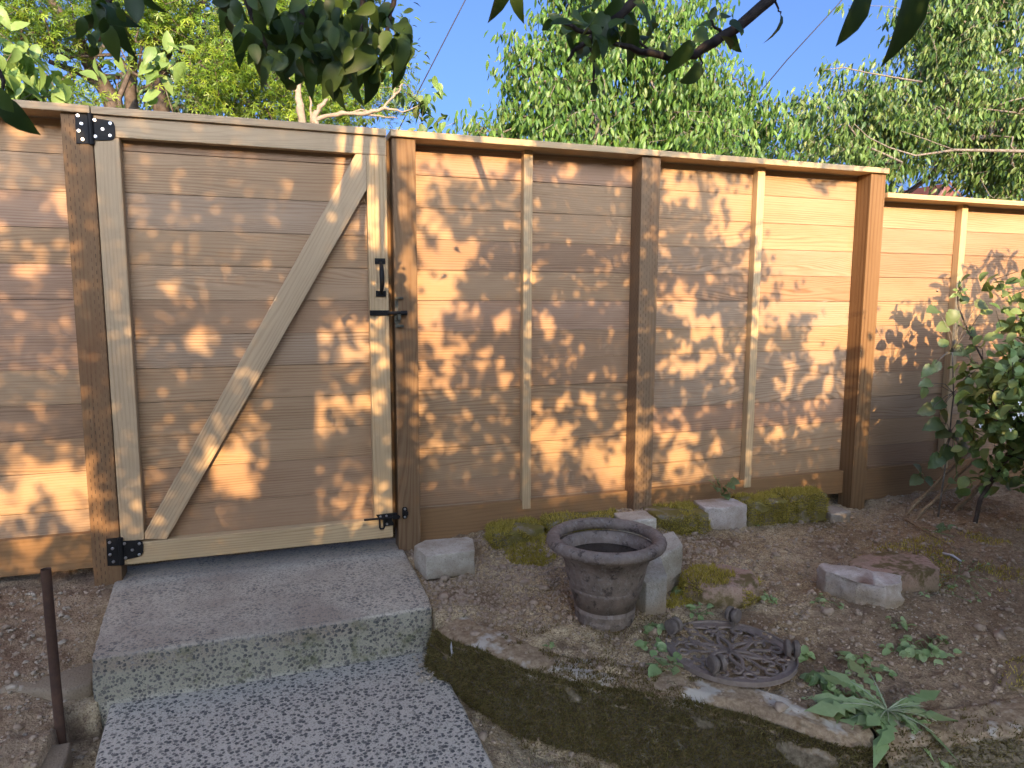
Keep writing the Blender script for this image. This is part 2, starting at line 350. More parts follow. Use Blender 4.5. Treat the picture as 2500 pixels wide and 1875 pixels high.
BARKP=plain('pale_twig_bark',(.30,.25,.18),.9,0,.2,40,.003,.1,(.22,.17,.12))
BARKG=plain('grey_bark',(.24,.21,.165),.9,0,.2,30,.003,.1,(.11,.09,.07))
BARKA=plain('apple_bark',(.045,.035,.03),.8,0,.2,60,.002,.2,(.02,.015,.012))
CANE=plain('dry_cane',(.36,.26,.14),.75,0,.2,70,.001,.2,(.20,.13,.07))
PETAL=plain('white_petal',(.75,.75,.72),.6,0,.05,40,.0002)
CHIP=plain('pale_stone_chip',(.46,.39,.29),.9,0,.2,60,.001,.15,(.30,.235,.16))
LITTER=plain('dry_litter',(.30,.21,.125),.9,0,.2,60,.001,.15,(.16,.10,.06))
# ------------------------------------------------------------------ heights
WALLC=np.array([(.431,-.642),(.467,-.738),(.53,-.80),(.60,-.90),(.699,-.972),(.827,-1.038),(.968,-1.153),(1.11,-1.285),(1.245,-1.451),(1.349,-1.485),(1.733,-1.561),(2.4,-1.62),(3.4,-1.66),(5,-1.7)])
def wally(x): return np.interp(x,WALLC[:,0],WALLC[:,1])
CP=np.array([(-3,0,.50),(-1,-.02,.50),(-.62,-.02,.495),(-1.2,-.4,.45),(-.75,-.35,.435),(-.62,-.2,.47),(-.8,-.62,.37),(-.6,-.6,.36),(-1.4,-.8,.36),(-.7,-1.0,.335),(-2,-1.5,.33),
 (.46,-.02,.50),(.46,-.3,.485),(.5,-.5,.478),(.47,-.62,.468),(.8,-.05,.53),(.8,-.3,.49),(.75,-.6,.462),(1.0,-.1,.545),(1.2,-.3,.50),(1.0,-.7,.45),(.85,-1.0,.432),(1.5,-.05,.56),(1.6,-.3,.50),(1.4,-.6,.465),(1.24,-1.02,.44),(2.0,-.3,.49),(1.9,-.8,.465),(1.6,-1.2,.435),(2.6,-.05,.455),(2.75,0,.45),(2.5,-.5,.465),(3.0,-.05,.49),(3.2,-.3,.48),(4,-.2,.50),(2.4,-1.1,.43),(1.5,-1.45,.42),(2.5,-1.5,.42),(3.5,-1.2,.44),(6,-1,.45)])
def upper(x,y):
    x=np.asarray(x,float); y=np.asarray(y,float); num=0;den=0
    for a,b,z in CP:
        d=((x-a)**2+(y-b)**2+.006)**-1.6; num=num+d*z; den=den+d
    return num/den
def lower(x,y):
    return np.interp(x,[-1,.45,.5,.62,.85,1.3,6],[.34,.335,.30,.255,.215,.185,.18])+np.clip(y+1.2,-3,0)*.02
def ground(x,y,noise=True):
    x=np.asarray(x,float); y=np.asarray(y,float)
    yw=wally(x); s=np.clip((y-(yw+.03))/.03,0,1); s=s*s*(3-2*s)
    up=upper(x,y); lo=lower(x,y)
    z=np.where(x>.44,up*s+lo*(1-s),up)
    # left side below the step
    z=np.where((x<-.52)|(x>.44),z,.20)
    z=np.where((x>=-.60)&(x<.44)&(y<-.60),.28,z)
    z=np.where((x>=-.47)&(x<.46)&(y<-.60),.25,z)
    z=np.where(y>.16,.552-.02*np.clip(y-.16,0,4),z)
    if noise:
        m=np.where(y>.2,0.3,1.0)
        z=z+m*(.012*fbm(x,y,3,3,5)+.011*fbm(x,y,16,3,9)+.009*fbm(x,y,45,2,13)+.014*np.maximum(fbm(x,y,9,3,21)-.25,0))
    return z
# tensor grid, fine near the bed
def lines(lo,a,b,hi,fine,n):
    g=np.geomspace(1,abs(lo-a)+1,n)-1; h=np.geomspace(1,abs(hi-b)+1,n)-1
    return np.concatenate([(a-g)[::-1][:-1],np.arange(a,b,fine),b+h])
gx=lines(-90,-1.35,3.9,120,.011,26); gy=lines(-60,-2.0,.2,150,.011,26)
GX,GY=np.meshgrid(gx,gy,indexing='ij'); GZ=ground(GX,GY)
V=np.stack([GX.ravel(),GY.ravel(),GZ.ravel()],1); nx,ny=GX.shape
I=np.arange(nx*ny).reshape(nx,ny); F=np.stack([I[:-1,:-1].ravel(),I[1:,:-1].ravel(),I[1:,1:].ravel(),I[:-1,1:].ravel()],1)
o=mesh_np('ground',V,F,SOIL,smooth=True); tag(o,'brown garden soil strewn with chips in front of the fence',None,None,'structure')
# ------------------------------------------------------------------ fence and gate
SEAM=[.60,.64,.745,.885,1.005,1.128,1.250,1.370,1.492,1.613,1.735,1.857,1.981,2.096]
def planks(x0,x1,y,seams,r0,top=None,th=.016,leak=()):
    """horizontal boards with a real groove at every joint; a few joints are open right through"""
    m=MB(); rr=random.Random(r0)
    for k in range(len(seams)-1):
        g1=rr.choice([.0010,.0015,.0008,.0020,.0012]); r=rr.random(); yy=y+rr.uniform(0,.0014)
        m.box((x0,yy,seams[k]+g1),(x1,y+th*.62,seams[k+1]-.0003),r,0)
        m.box((x0,y+th*.621,seams[k]+(g1*.8 if k in leak else -.004)),(x1,y+th,seams[k+1]-(.0045 if k+1 not in leak else .0003)),r,0)
    return m
def cap(m,x0,x1,z0,z1,r): m.box((x0,-.016,z0),(x1,.125,z1),r,0)
def post(parent,x,z0,z1,r,w_=.089,mat=None):
    m=MB(); m.box((x,0,z0),(x+w_,.0885,z1),r,2); return m.build('post',mat or POST,parent,.003)
# left run
fl=thing('fence','cedar board fence running left from the hinge post of the gate, lower corner sunlit','fence','timber fence runs')
post(fl,-.6559,.25,2.0985,.1)
planks(-3.4,-.60,.089,SEAM[1:],11,leak=(6,7)).build('board_panel',CEDAR,fl,.0012)
m=MB(); cap(m,-3.4,-.567,2.0995,2.124,.3); m.build('cap_board',GREYP,fl,.002)
m=MB(); m.box((-3.4,.058,.535),(-.657,.0885,.665),.2,0); m.build('bottom_rail',RAIL,fl,.003)
post(fl,-2.1,.25,2.0985,.6)
# middle run
fm=thing('fence','tall cedar fence of two bays between the latch post and the stepped-down corner post','fence','timber fence runs')
XS=[.4204,1.4713,2.6959]
for x,r,pm in zip(XS,(.55,.75,.3),(POSTS,POST,POSTS)): post(fm,x,.2,2.0985,r,mat=pm)
planks(.47,1.50,.089,SEAM,23,leak=(6,7,8)).build('board_panel',CEDAR,fm,.0012)
planks(1.503,2.72,.089,SEAM,37,leak=(8,)).build('board_panel',CEDAR,fm,.0012)
for a,b in ((.962,1.0),(2.093,2.132)):
    m=MB(); m.box((a,.051,.60),(b,.0885,2.0985),a*.37%1,2); m.build('stud',PALE,fm,.002)
m=MB(); cap(m,.414,1.54,2.0995,2.124,.1); m.build('cap_board',PALE,fm,.002)
m=MB(); cap(m,1.542,2.787,2.0995,2.124,.9); m.build('cap_board',PALE,fm,.002)
for a,b,zb in ((.5098,1.4708,.50),(1.5608,2.6954,.52)):
    m=MB(); m.box((a,.058,zb),(b,.0884,.6365),a*.7%1,0); m.build('bottom_rail',RAIL,fm,.003)
m=MB(); m.box((.383,.0575,.575),(.4195,.0884,2.0985),.35,2); m.build('gate_stop',POSTS,fm,.002)
# right lower run
fr=thing('fence','lower cedar fence run stepping down to the right behind the leafy shrub','fence','timber fence runs')
SR=[z-.0 for z in SEAM[:-2]]+[1.9845]
planks(2.7855,6.5,.089,SR,51).build('board_panel',CEDAR,fr,.0012)
m=MB(); m.box((2.786,-.016,1.9885),(6.5,.125,2.012),.5,0); m.build('cap_board',PALE,fr,.002)
for a in (3.352,4.6): 
    m=MB(); m.box((a,.051,.60),(a+.040,.0885,1.9875),.8,2); m.build('stud',PALE,fr,.002)
m=MB(); m.box((2.7855,.058,.47),(6.5,.0884,.6365),.6,0); m.build('bottom_rail',RAIL,fr,.003)
post(fr,4.0,.2,1.9875,.2)
# gate
gt=thing('gate','cedar board gate with a diagonal brace and black iron fittings above the concrete step','gate')
GL,GR=-.5645,.3985
planks(GL+.002,GR-.002,.040,[.575]+SEAM[2:-2]+[1.995,2.095],77).build('board_panel',CEDAR,gt,.0012)
m=MB(); m.box((GL,0,2.031),(GR,.0385,2.0985),.1,0); m.build('top_rail',GREYP,gt,.003)
m=MB(); m.box((GL,-.012,2.0995),(GR,.075,2.124),.7,0); m.build('gate_cap',GREYP,gt,.002)
m=MB(); m.box((GL,0,.640),(GL+.076,.0385,2.0305),.45,2); m.build('stile',GREYP,gt,.003)
m=MB(); m.box((GR-.0735,0,.634),(GR,.0385,2.0305),.2,2); m.build('stile',PALE,gt,.003)
m=MB(); m.box((GL,0,.554),(GR,.0385,.632),.5,0); m.build('bottom_rail',PALE,gt,.003)
a_=math.atan2(1.30,.745); ca,sa=math.cos(a_),math.sin(a_)
m=MB(); m.prism([(-.487,.641),(-.417,.633),(.3245,1.905),(.3245,2.0295),(.286,2.0295),(-.487,.665)],.001,.0375,.9,lambda q:(q[0]*ca+q[2]*sa,-q[0]*sa+q[2]*ca+q[1])); m.build('brace',GREYP,gt,.002)
def bolt(parent,x,z,y,r=.0055,mat=None):
    m=MB(); V=[]; n=6
    m.lathe([(0.0001,-.0001)],(0,0,0),3)
    m=MB(); P=[(x,y+.001,z),(x,y-.0035,z)]; m.tube(P,[r,r],6); m.tube([(x,y-.0034,z),(x,y-.0048,z)],[r*.62,r*.45],8)
    return m.build('bolt',mat or ZINC,parent,.0004)
def hinge(v0,flip):
    pt=lambda u,v:(lambda q:(q[0],q[2]))(at(u,v,0))
    if not flip: pl=[(182.5,273),(221,275),(226,351),(187,351)]; lf=[(225,288),(266,294),(277,299),(281,308),(282,333),(277,341),(268,343),(227,343)]
    else: pl=[(259.5,1315),(295,1311),(300,1379),(263,1381)]; lf=[(297,1320),(340,1319),(348,1323),(350,1331),(350,1347),(346,1355),(338,1359),(299,1368)]
    m=MB(); m.prism([pt(*q) for q in pl][::-1],-.0045,-.0006); m.prism([pt(*q) for q in lf][::-1],-.0044,-.0006)
    cx=(pt(*pl[1])[0]+.004); z0=pt(*pl[3])[1]; z1=pt(*pl[0])[1]
    m.tube([(cx-.005,-.006,z0),(cx-.005,-.006,z1)],.0085,12)
    h=m.build('hinge',BLACK,gt,.0008)
    B=[(191,283),(200,303),(193.5,320),(203,341),(232,294),(270,302),(251.5,316),(234,334),(270,332)] if not flip else [(268.5,1323),(275.5,1338),(269.5,1353),(278,1370),(304.5,1326),(341,1326),(324,1341.5),(307.5,1361),(341,1353)]
    for q in B: x,z=pt(*q); bolt(h,x,z,-.0044)
hinge(0,False); hinge(0,True)
def S(u,v,Y=0): q=at(u,v,Y); return q
# pull handle
def rectp(m,u0,v0,u1,v1,ya,yb): 
    a=at(u0,v1,0); b=at(u1,v0,0); m.box((a[0],ya,a[2]),(b[0],yb,b[2]))
m=MB(); rectp(m,915,631,940,644.5,-.006,-.0004); rectp(m,917.5,710,942,724,-.006,-.0004)
P=[];R=[]
z1=at(928,640,0)[2]; z0=at(930,716,0)[2]; xc=at(928.5,680,0)[0]
for k in range(15):
    t=k/14; P.append((xc+.001,-.005-.036*math.sin(math.pi*t)**.6,z1+(z0-z1)*t)); R.append(.0055+.0035*math.sin(math.pi*t))
m.tube(P,R,12); h=m.build('pull_handle',BLACK,gt,.001,smooth=False)
for u,v in ((922,717),(936.5,717),(920.5,637),(934.5,637)): q=at(u,v,0); bolt(h,q[0],q[2],-.006,.0030,BLACK)
# latch arm and catch
m=MB(); rectp(m,902.5,757.5,950,770.5,-.007,-.0004); a=at(946,764,0); b=at(992,764.5,0)
m.tube([(a[0],-.010,a[2]),(b[0]-.022,-.014,a[2])],[.0075,.0065],10); m.tube([(b[0]-.024,-.016,a[2]),(b[0],-.016,a[2])],.0092,16)
h=m.build('latch_bar',BLACK,gt,.0012)
for u in (910.5,934): q=at(u,762.5,0); bolt(h,q[0],q[2],-.007,.0038,BLACK)
m=MB(); x0=.4215; zt=at(960,724,0)[2]; zb=at(960,800,0)[2]
m.box((x0,-.0035,zb),(x0+.012,-.0004,zt)); m.box((x0-.004,-.0045,zb+.018),(x0+.0185,-.0036,zb+.055)); m.box((x0+.003,-.012,zt-.010),(x0+.030,-.0036,zt-.0008)); m.box((x0+.005,-.013,zb+.002),(x0+.031,-.0036,zb+.011)); m.box((x0+.0055,-.026,zb+.030),(x0+.0185,-.0046,zb+.052))
m.build('latch_catch',LATCHZ,fm,.0008)
# slide bolt at the foot of the gate
pt=lambda u,v:(lambda q:(q[0],q[2]))(at(u,v,0))
m=MB(); m.prism([pt(*q) for q in [(917.5,1256.5),(969.5,1250.5),(971.5,1262),(957,1264),(957.5,1271),(961,1276),(961,1282),(939,1284),(935,1269),(925,1267)]][::-1],-.0045,-.0004)
a=at(888,1268,0); b=at(976,1259,0); zr=(a[2]+b[2])/2; m.tube([(a[0],-.011,zr),(b[0],-.011,zr)],.0042,10)
c=at(932,1288,0); m.tube([(c[0]-.009,-.012,zr),(c[0]-.009,-.014,c[2]+.006),(c[0]-.006,-.014,c[2]),(c[0]+.005,-.014,c[2]),(c[0]+.008,-.014,c[2]+.006),(c[0]+.008,-.013,zr)],.0038,8)
m.box((b[0]-.030,-.017,zr-.007),(b[0]-.004,-.0046,zr+.007))
h=m.build('slide_bolt',BLACK,gt,.0008)
for u,v in ((928.5,1260.5),(943,1258.5),(944,1278)): q=at(u,v,0); bolt(h,q[0],q[2],-.0046,.0048)
m=MB(); m.prism([pt(*q) for q in [(984,1238),(991,1237),(994,1240),(994.5,1262),(991,1266),(985,1266.5),(982,1263),(981.5,1241)]][::-1],-.0045,-.0004); rectp(m,983.5,1247,995.5,1257,-.014,-.0046)
h=m.build('bolt_keeper',BLACK,fm,.001)
for v in (1242,1261.5): q=at(988,v,0); bolt(h,q[0],q[2],-.0046,.0048)
# ------------------------------------------------------------------ step, slab
def slabmesh(outline,z0,z1,nseg,amp,seed,roundr=.012):
    """outline corner list (x,y) ccw; grid-like top with rounded worn edge"""
    bm=bmesh.new(); vs=[bm.verts.new((x,y,z1)) for x,y in outline]; f=bm.faces.new(vs)
    if f.normal.z<0: f.normal_flip()
    r=bmesh.ops.extrude_face_region(bm,geom=[f]); 
    for v in [e for e in r['geom'] if isinstance(e,bmesh.types.BMVert)]: v.co.z=z0
    bmesh.ops.recalc_face_normals(bm,faces=bm.faces)
    bmesh.ops.bevel(bm,geom=[e for e in bm.edges],offset=roundr,segments=3,affect='EDGES',profile=.5)
    for _ in range(nseg):
        L=[e for e in bm.edges if e.calc_length()>.022]
        if not L: break
        bmesh.ops.subdivide_edges(bm,edges=L,cuts=1,use_grid_fill=True)
    bmesh.ops.triangulate(bm,faces=[f for f in bm.faces if len(f.verts)>4])
    bm.normal_update()
    co=np.array([v.co for v in bm.verts]); no=np.array([v.normal for v in bm.verts])
    s=co[:,0]*1.0+co[:,2]*2.3; t=co[:,1]+co[:,2]*1.7
    d=amp*(fbm(s,t,5,2,seed)+.6*fbm(s,t,22,2,seed+3)+.35*fbm(s,t,70,2,seed+5))
    for v,q,n,k in zip(bm.verts,co,no,d): v.co=Vector(q+n*k)
    return bm
def bmo(bm,name,mat,parent=None,smooth=True):
    me=bpy.data.meshes.new(name); bm.to_mesh(me); bm.free(); me.materials.append(mat)
    if smooth: me.polygons.foreach_set('use_smooth',np.ones(len(me.polygons),bool))
    o=bpy.data.objects.new(name,me); sc.collection.objects.link(o)
    if parent is not None: 
        o.parent=parent
        if parent.type=='EMPTY': o.matrix_parent_inverse=Matrix.Translation(-Vector(parent.location))
    return o
bm=slabmesh([(-.536,-.587),(-.05,-.578),(.440,-.556),(.446,-.25),(.437,.16),(-.600,.16),(-.592,-.03)],.22,.500,6,.004,3)
o=bmo(bm,'concrete_step',CONC); tag(o,'worn exposed-aggregate concrete step directly below the gate','step')
bm=slabmesh([(-.475,-2.4),(.470,-2.4),(.464,-1.16),(.450,-.77),(.44,-.56),(-.50,-.575),(-.47,-.9)],.15,.356,6,.003,8)
o=bmo(bm,'path',CONC); tag(o,'lower exposed-aggregate concrete slab in front of the step',None,None,'structure')
# ------------------------------------------------------------------ retaining wall
def wall(name,x0,x1,label,seed):
    # resample the curve
    d=np.r_[0,np.cumsum(np.hypot(*np.diff(WALLC,axis=0).T))]; n=int(d[-1]/.01); s=np.linspace(0,d[-1],n)
    X=np.interp(s,d,WALLC[:,0]); Y=np.interp(s,d,WALLC[:,1])
    for _ in range(12): X[1:-1]=(X[:-2]+X[1:-1]*2+X[2:])/4; Y[1:-1]=(Y[:-2]+Y[1:-1]*2+Y[2:])/4
    k=(X>=x0)&(X<=x1); X=X[k];Y=Y[k]; tx=np.gradient(X);ty=np.gradient(Y); L=np.hypot(tx,ty); nxn=ty/L; nyn=-tx/L   # outward (towards camera)
    T=np.linspace(0,1,30); rows=[]
    for t in T:
        if t<.4: off=-.13+.13*(t/.4); q=0
        else: off=0; q=(t-.4)/.6
        up_=upper(X,Y+.05)+.006; lo_=lower(X,Y)-.05
        drop=q**1.15
        z=up_*(1-drop)+lo_*drop; 
        bulge=.018*math.sin(min(q*3.2,1.6)) + .03*q
        z=z-.012*max(0,1-abs(t-.4)/.08)
        px=X+nxn*(off+bulge); py=Y+nyn*(off+bulge)
        nn=.014*fbm(X+31,np.full_like(X,t*.7),7,3,31)+.008*fbm(X,np.full_like(X,t*.9),30,2,35)
        z=z-(.004 if t<.05 else 0)-(.05 if t==0 else 0)
        rows.append(np.stack([px+nxn*nn,py+nyn*nn,z+nn*.6],1))
    A=np.array(rows).transpose(1,0,2); a,b,_=A.shape; I=np.arange(a*b).reshape(a,b)
    F=np.stack([I[:-1,:-1].ravel(),I[:-1,1:].ravel(),I[1:,1:].ravel(),I[1:,:-1].ravel()],1)
    F=[list(f) for f in F]+[list(I[0]),list(I[-1][::-1])]
    o=mesh_np(name,A.reshape(-1,3),F,WALLM,smooth=True); tag(o,label,'garden wall'); return o,A
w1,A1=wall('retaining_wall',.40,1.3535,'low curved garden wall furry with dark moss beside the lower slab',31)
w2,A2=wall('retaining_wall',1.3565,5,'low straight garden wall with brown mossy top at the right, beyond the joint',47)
# ------------------------------------------------------------------ strands / leaves
def strands(pts,nrm,length,mat,name,parent,width=.0016,jit=.7,up=.35):
    n=len(pts); d=nrm+RNG.normal(0,jit,(n,3))*.6; d[:,2]+=up; d/=np.linalg.norm(d,axis=1)[:,None]
    L=length*(.5+RNG.random(n)); side=np.cross(d,RNG.normal(size=(n,3))); side/=np.linalg.norm(side,axis=1)[:,None]
    bend=RNG.normal(0,.35,(n,3))*L[:,None]; W=width*(.6+.8*RNG.random(n))[:,None]
    a=pts-side*W; b=pts+side*W; m1=pts+d*L[:,None]*.55-side*W*.8; m2=pts+d*L[:,None]*.55+side*W*.8; t=pts+d*L[:,None]+bend
    V=np.stack([a,b,m2,m1,t],1).reshape(-1,3); i=np.arange(n)*5
    F=np.concatenate([np.stack([i,i+1,i+2],1),np.stack([i,i+2,i+3],1),np.stack([i+3,i+2,i+4],1)])
    r=RNG.random(n); return mesh_np(name,V,F,mat,parent,rnd=np.concatenate([r,r,r]))
def surf_pts(A,n,cond):
    """random points with normals on a lattice surface A (a,b,3)"""
    a,b,_=A.shape; i=RNG.integers(0,a-1,n); j=RNG.integers(0,b-1,n); u=RNG.random(n)[:,None]; v=RNG.random(n)[:,None]
    P=A[i,j]*(1-u)*(1-v)+A[i+1,j]*u*(1-v)+A[i,j+1]*(1-u)*v+A[i+1,j+1]*u*v
    N=np.cross(A[i+1,j]-A[i,j],A[i,j+1]-A[i,j]); N/=np.linalg.norm(N,axis=1)[:,None]+1e-9
    N[N[:,1]>0]*=-1; k=cond(P,i/a,j/b); return P[k],N[k]
P_,N_=surf_pts(A1,90000,lambda P,s,t:(t>.39)&(t<.97)&(fbm(P[:,0]+P[:,2],P[:,1]+P[:,2],7,3,70)>-.42+.5*np.clip(t-.75,0,1)))
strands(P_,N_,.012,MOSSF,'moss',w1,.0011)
P_,N_=surf_pts(A1,40000,lambda P,s,t:(t>.06)&(t<.42)&(fbm(P[:,0],P[:,1],9,3,72)>.02))
strands(P_,N_,.007,MOSSD,'moss',w1,.0011)
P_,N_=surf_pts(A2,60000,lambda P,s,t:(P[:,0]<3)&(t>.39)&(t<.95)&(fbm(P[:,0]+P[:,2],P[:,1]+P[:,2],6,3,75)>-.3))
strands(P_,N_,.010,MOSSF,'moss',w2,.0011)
P_,N_=surf_pts(A2,30000,lambda P,s,t:(P[:,0]<3)&(t>.06)&(t<.42)&(fbm(P[:,0],P[:,1],8,3,77)>0))
strands(P_,N_,.008,MOSSD,'moss',w2,.0011)
# leaf templates: arrays (k verts, faces)
def leaf_tpl(kind):
    """unit length along +x, width along y, z up"""
    if kind=='cherry': st=[(0,.0),(.22,.13),(.52,.17),(.8,.09),(1,.0)]
    elif kind=='apple': st=[(0,.02),(.10,.17),(.28,.27),(.5,.29),(.72,.22),(.88,.11),(1,.0)]
    elif kind=='round': st=[(0,.05),(.15,.30),(.45,.42),(.75,.33),(.93,.12),(1,.0)]
    elif kind=='dog': st=[(0,.0),(.2,.2),(.45,.27),(.7,.2),(.88,.08),(1,.0)]
    elif kind=='rhod': st=[(0,.02),(.3,.10),(.6,.14),(.85,.09),(1,.0)]
    elif kind=='bram': st=[(0,.06),(.08,.30),(.25,.34),(.3,.42),(.5,.37),(.55,.40),(.75,.24),(.8,.26),(.92,.08),(1,0)]
    V=[];n=len(st)
    for k,(x,w_) in enumerate(st):
        zc=-.22*x*x
        V+= [(x,w_,zc+.35*w_),(x,0,zc),(x,-w_,zc+.35*w_)]
    F=[]
    for k in range(n-1):
        F+= [(3*k,3*k+1,3*k+4,3*k+3),(3*k+1,3*k+2,3*k+5,3*k+4)]
    return np.array(V),np.array(F)
def star_tpl():
    V=[];F=[]
    for k,a in enumerate((-105,-55,0,55,105)):
        L=[.62,.85,1,.85,.62][k]; a=rad(a); d=np.array([math.cos(a),math.sin(a)]); s=np.array([-d[1],d[0]])
        b=len(V); V+= [(0,0,0),(*(d*L*.45+s*.09),-.03),(*(d*L),-.18*L),(*(d*L*.45-s*.09),-.03)]; F.append((b,b+3,b+2,b+1))
    return np.array(V),np.array(F)
TPL={k:leaf_tpl(k) for k in ('cherry','apple','round','dog','rhod','bram')}; TPL['star']=star_tpl()
def leaves(pos,dirs,ups,size,kind,mat,name,parent,curl=.0,rnd=None):
    n=len(pos); T,F=TPL[kind]; d=dirs/(np.linalg.norm(dirs,axis=1)[:,None]+1e-9)
    s=np.cross(ups,d); s/=np.linalg.norm(s,axis=1)[:,None]+1e-9; u=np.cross(d,s)
    sz=(size*(np.ones(n) if np.isscalar(size) else 1))[:,None,None]
    t=np.repeat(T[None],n,0)
    if curl:
        c=(RNG.random(n)*2-.6)*curl; x=t[:,:,0]; t[:,:,2]=t[:,:,2]-c[:,None]*x*x; tw=RNG.normal(0,curl*.6,n)[:,None]; 
        y=t[:,:,1].copy(); z=t[:,:,2].copy(); a=tw*x; t[:,:,1]=y*np.cos(a)-z*np.sin(a); t[:,:,2]=y*np.sin(a)+z*np.cos(a)
    V=pos[:,None]+sz*(t[:,:,0:1]*d[:,None]+t[:,:,1:2]*s[:,None]+t[:,:,2:3]*u[:,None])
    k=T.shape[0]; FF=(F[None]+(np.arange(n)*k)[:,None,None]).reshape(-1,4)
    r=RNG.random(n) if rnd is None else rnd
    return mesh_np(name,V.reshape(-1,3),FF,mat,parent,rnd=np.repeat(r,len(F)),smooth=False)
def unit(n): v=RNG.normal(size=(n,3)); return v/np.linalg.norm(v,axis=1)[:,None]
def grow(trunk,targets,jit=.06,r_tip=.003,k=.42,seg=.22,maxr=.2):
    """joins every target to the nearest node of a growing skeleton; radii by the pipe model. returns nodes, parents, radii"""
    N=[np.array(trunk[0],float)]; PA=[-1]
    for q in trunk[1:]: N.append(np.array(q,float)); PA.append(len(N)-2)
    root=np.array(trunk[-1]); T=sorted([np.array(t) for t in targets],key=lambda t:np.linalg.norm(t-root))
    nt0=len(trunk)
    for t in T:
        A=np.array(N); d=np.linalg.norm(A-t,axis=1)+np.array([0.0 if i>=nt0-3 else 3 for i in range(len(N))])
        i=int(np.argmin(d)); L=np.linalg.norm(A[i]-t); m=max(1,int(L/seg)); p=i; a=A[i]
        for j in range(1,m+1):
            q=a+(t-a)*j/m+(RNG.normal(0,jit*L/ m**.5,3)*.5 if j<m else 0); N.append(q); PA.append(p); p=len(N)-1
    n=len(N); cnt=np.zeros(n); ch=[0]*n
    for i in range(n):
        if PA[i]>=0: ch[PA[i]]+=1
    for i in range(n-1,-1,-1):
        if ch[i]==0: cnt[i]+=1
        if PA[i]>=0: cnt[PA[i]]+=cnt[i]
    R=np.minimum(r_tip*cnt**k,maxr)
    return N,PA,R
def skel_mesh(N,PA,R,name,mat,parent,minr=0,n=5):
    m=MB(); used=set()
    kids={}
    for i,p in enumerate(PA): kids.setdefault(p,[]).append(i)
    starts=[(-1,0)]
    while starts:
        p,i=starts.pop(); P=[] ; RR=[]
        if p>=0: P.append(N[p]); RR.append(min(R[p],R[i]*1.25))
        while True:
            P.append(N[i]); RR.append(R[i]); c=kids.get(i,[])
            if not c: break
            c=sorted(c,key=lambda q:-R[q]); starts+=[(i,q) for q in c[1:]]; i=c[0]
        if len(P)>1 and max(RR)>=minr: m.tube(P,RR,n if max(RR)<.03 else 9,cap=False)
    return m.build(name,mat,parent,smooth=True)
def crown_pts(blobs,dens,gap=.0,seed=1,sc_=1.2):
    out=[]
    for c,r,s in blobs:
        r=np.array(r if hasattr(r,'__len__') else (r,r,r)); vol=4.19*r.prod(); n=int(vol*dens*s)
        q=RNG.normal(size=(n,3)); q/=np.linalg.norm(q,axis=1)[:,None]; q*= (RNG.random(n)**.45)[:,None]; P=np.array(c)+q*r
        k=fbm(P[:,0]+P[:,1]*.7,P[:,2]+P[:,1]*.4,sc_,3,seed)+RNG.normal(0,.05,n)>-.30+gap
        out.append(P[k])
    return np.concatenate(out)
def leaf_tree(name,label,cat,group,trunk,blobs,dens,per,lsize,kind,lm,bm_,spread=.12,droop=.9,gap=0,seed=1,maxr=.12,rt=.0028,tipdir=None,sc_=1.2,curl=.3,minr=0):
    t=thing(name,label,cat,group,tuple(trunk[0]))
    P=crown_pts(blobs,dens,gap,seed,sc_)
    N,PA,R=grow(trunk,P,maxr=maxr,r_tip=rt); skel_mesh(N,PA,R,'trunk',bm_,t,minr)
    c=np.repeat(P,per,0); n=len(c); off=RNG.normal(0,spread,(n,3)); off[:,2]*=.8
    pos=c+off; d=unit(n)*.65; d[:,2]-=droop; d+=off*2
    up=np.tile([[0,-.5,.8]],(n,1))+unit(n)*.6
    size=lsize*(.65+.6*RNG.random(n)); leaves(pos,d,up,size,kind,lm,'crown',t,curl)
    return t
#--PART2
# ------------------------------------------------------------------ blocks and stones
def stone(name,outline,z0,z1,mat,label,cat,group=None,amp=.004,seed=1,rr=.006,moss=0,mlen=.012,tilt=None,mosspart=None,nseg=6):
    bm=slabmesh(outline,z0,z1,nseg,amp,seed,rr)
    if tilt is not None:
        c=np.mean(outline,0)
        for v in bm.verts: v.co.z+= (v.co.x-c[0])*tilt[0]+(v.co.y-c[1])*tilt[1]
    tri=[(np.array([q.co for q in f.verts]),np.array(f.normal),f.calc_area()) for f in bm.faces]
    o=bmo(bm,name,mat); tag(o,label,cat,group)
    if moss:
        A=np.array([t[2] for t in tri]); idx=RNG.choice(len(tri),size=int(moss),p=A/A.sum()); P=[];N=[]
        for i in idx:
            q,n,_=tri[i]; k=len(q); w_=RNG.dirichlet(np.ones(k)); p=w_@q
            if mosspart is not None and not mosspart(p,n): continue
            if fbm(p[0]*1.0+p[2],p[1]+p[2],9,3,seed+50)<-.18: continue
            P.append(p);N.append(n)
        if P: strands(np.array(P),np.array(N),mlen,MOSS,'moss',o,.0011)
    return o
G='edging blocks along the foot of the fence'
stone('concrete_block',[(.468,-.312),(.652,-.311),(.678,-.185),(.66,-.155),(.50,-.14),(.447,-.19)],.488,.580,BLOCKC,'clean grey block set on bare soil between the step and the latch post','block',amp=.004,seed=2,rr=.004)
up=lambda lim:(lambda p,n:n[2]>lim or p[2]>.55)
stone('edging_block',[(.77,-.150),(.90,-.155),(1.00,-.135),(.99,-.02),(.78,-.02)],.48,.578,BLOCKM,'moss-covered edging block nearest the latch post, left of the plant pot','block',G,.007,3,.012,9000,.013)
stone('edging_block',[(1.01,-.12),(1.30,-.12),(1.37,-.03),(1.02,-.02)],.50,.590,BLOCKM,'low mossy edging block behind the rim of the plant pot','block',G,.007,4,.012,7000,.010)
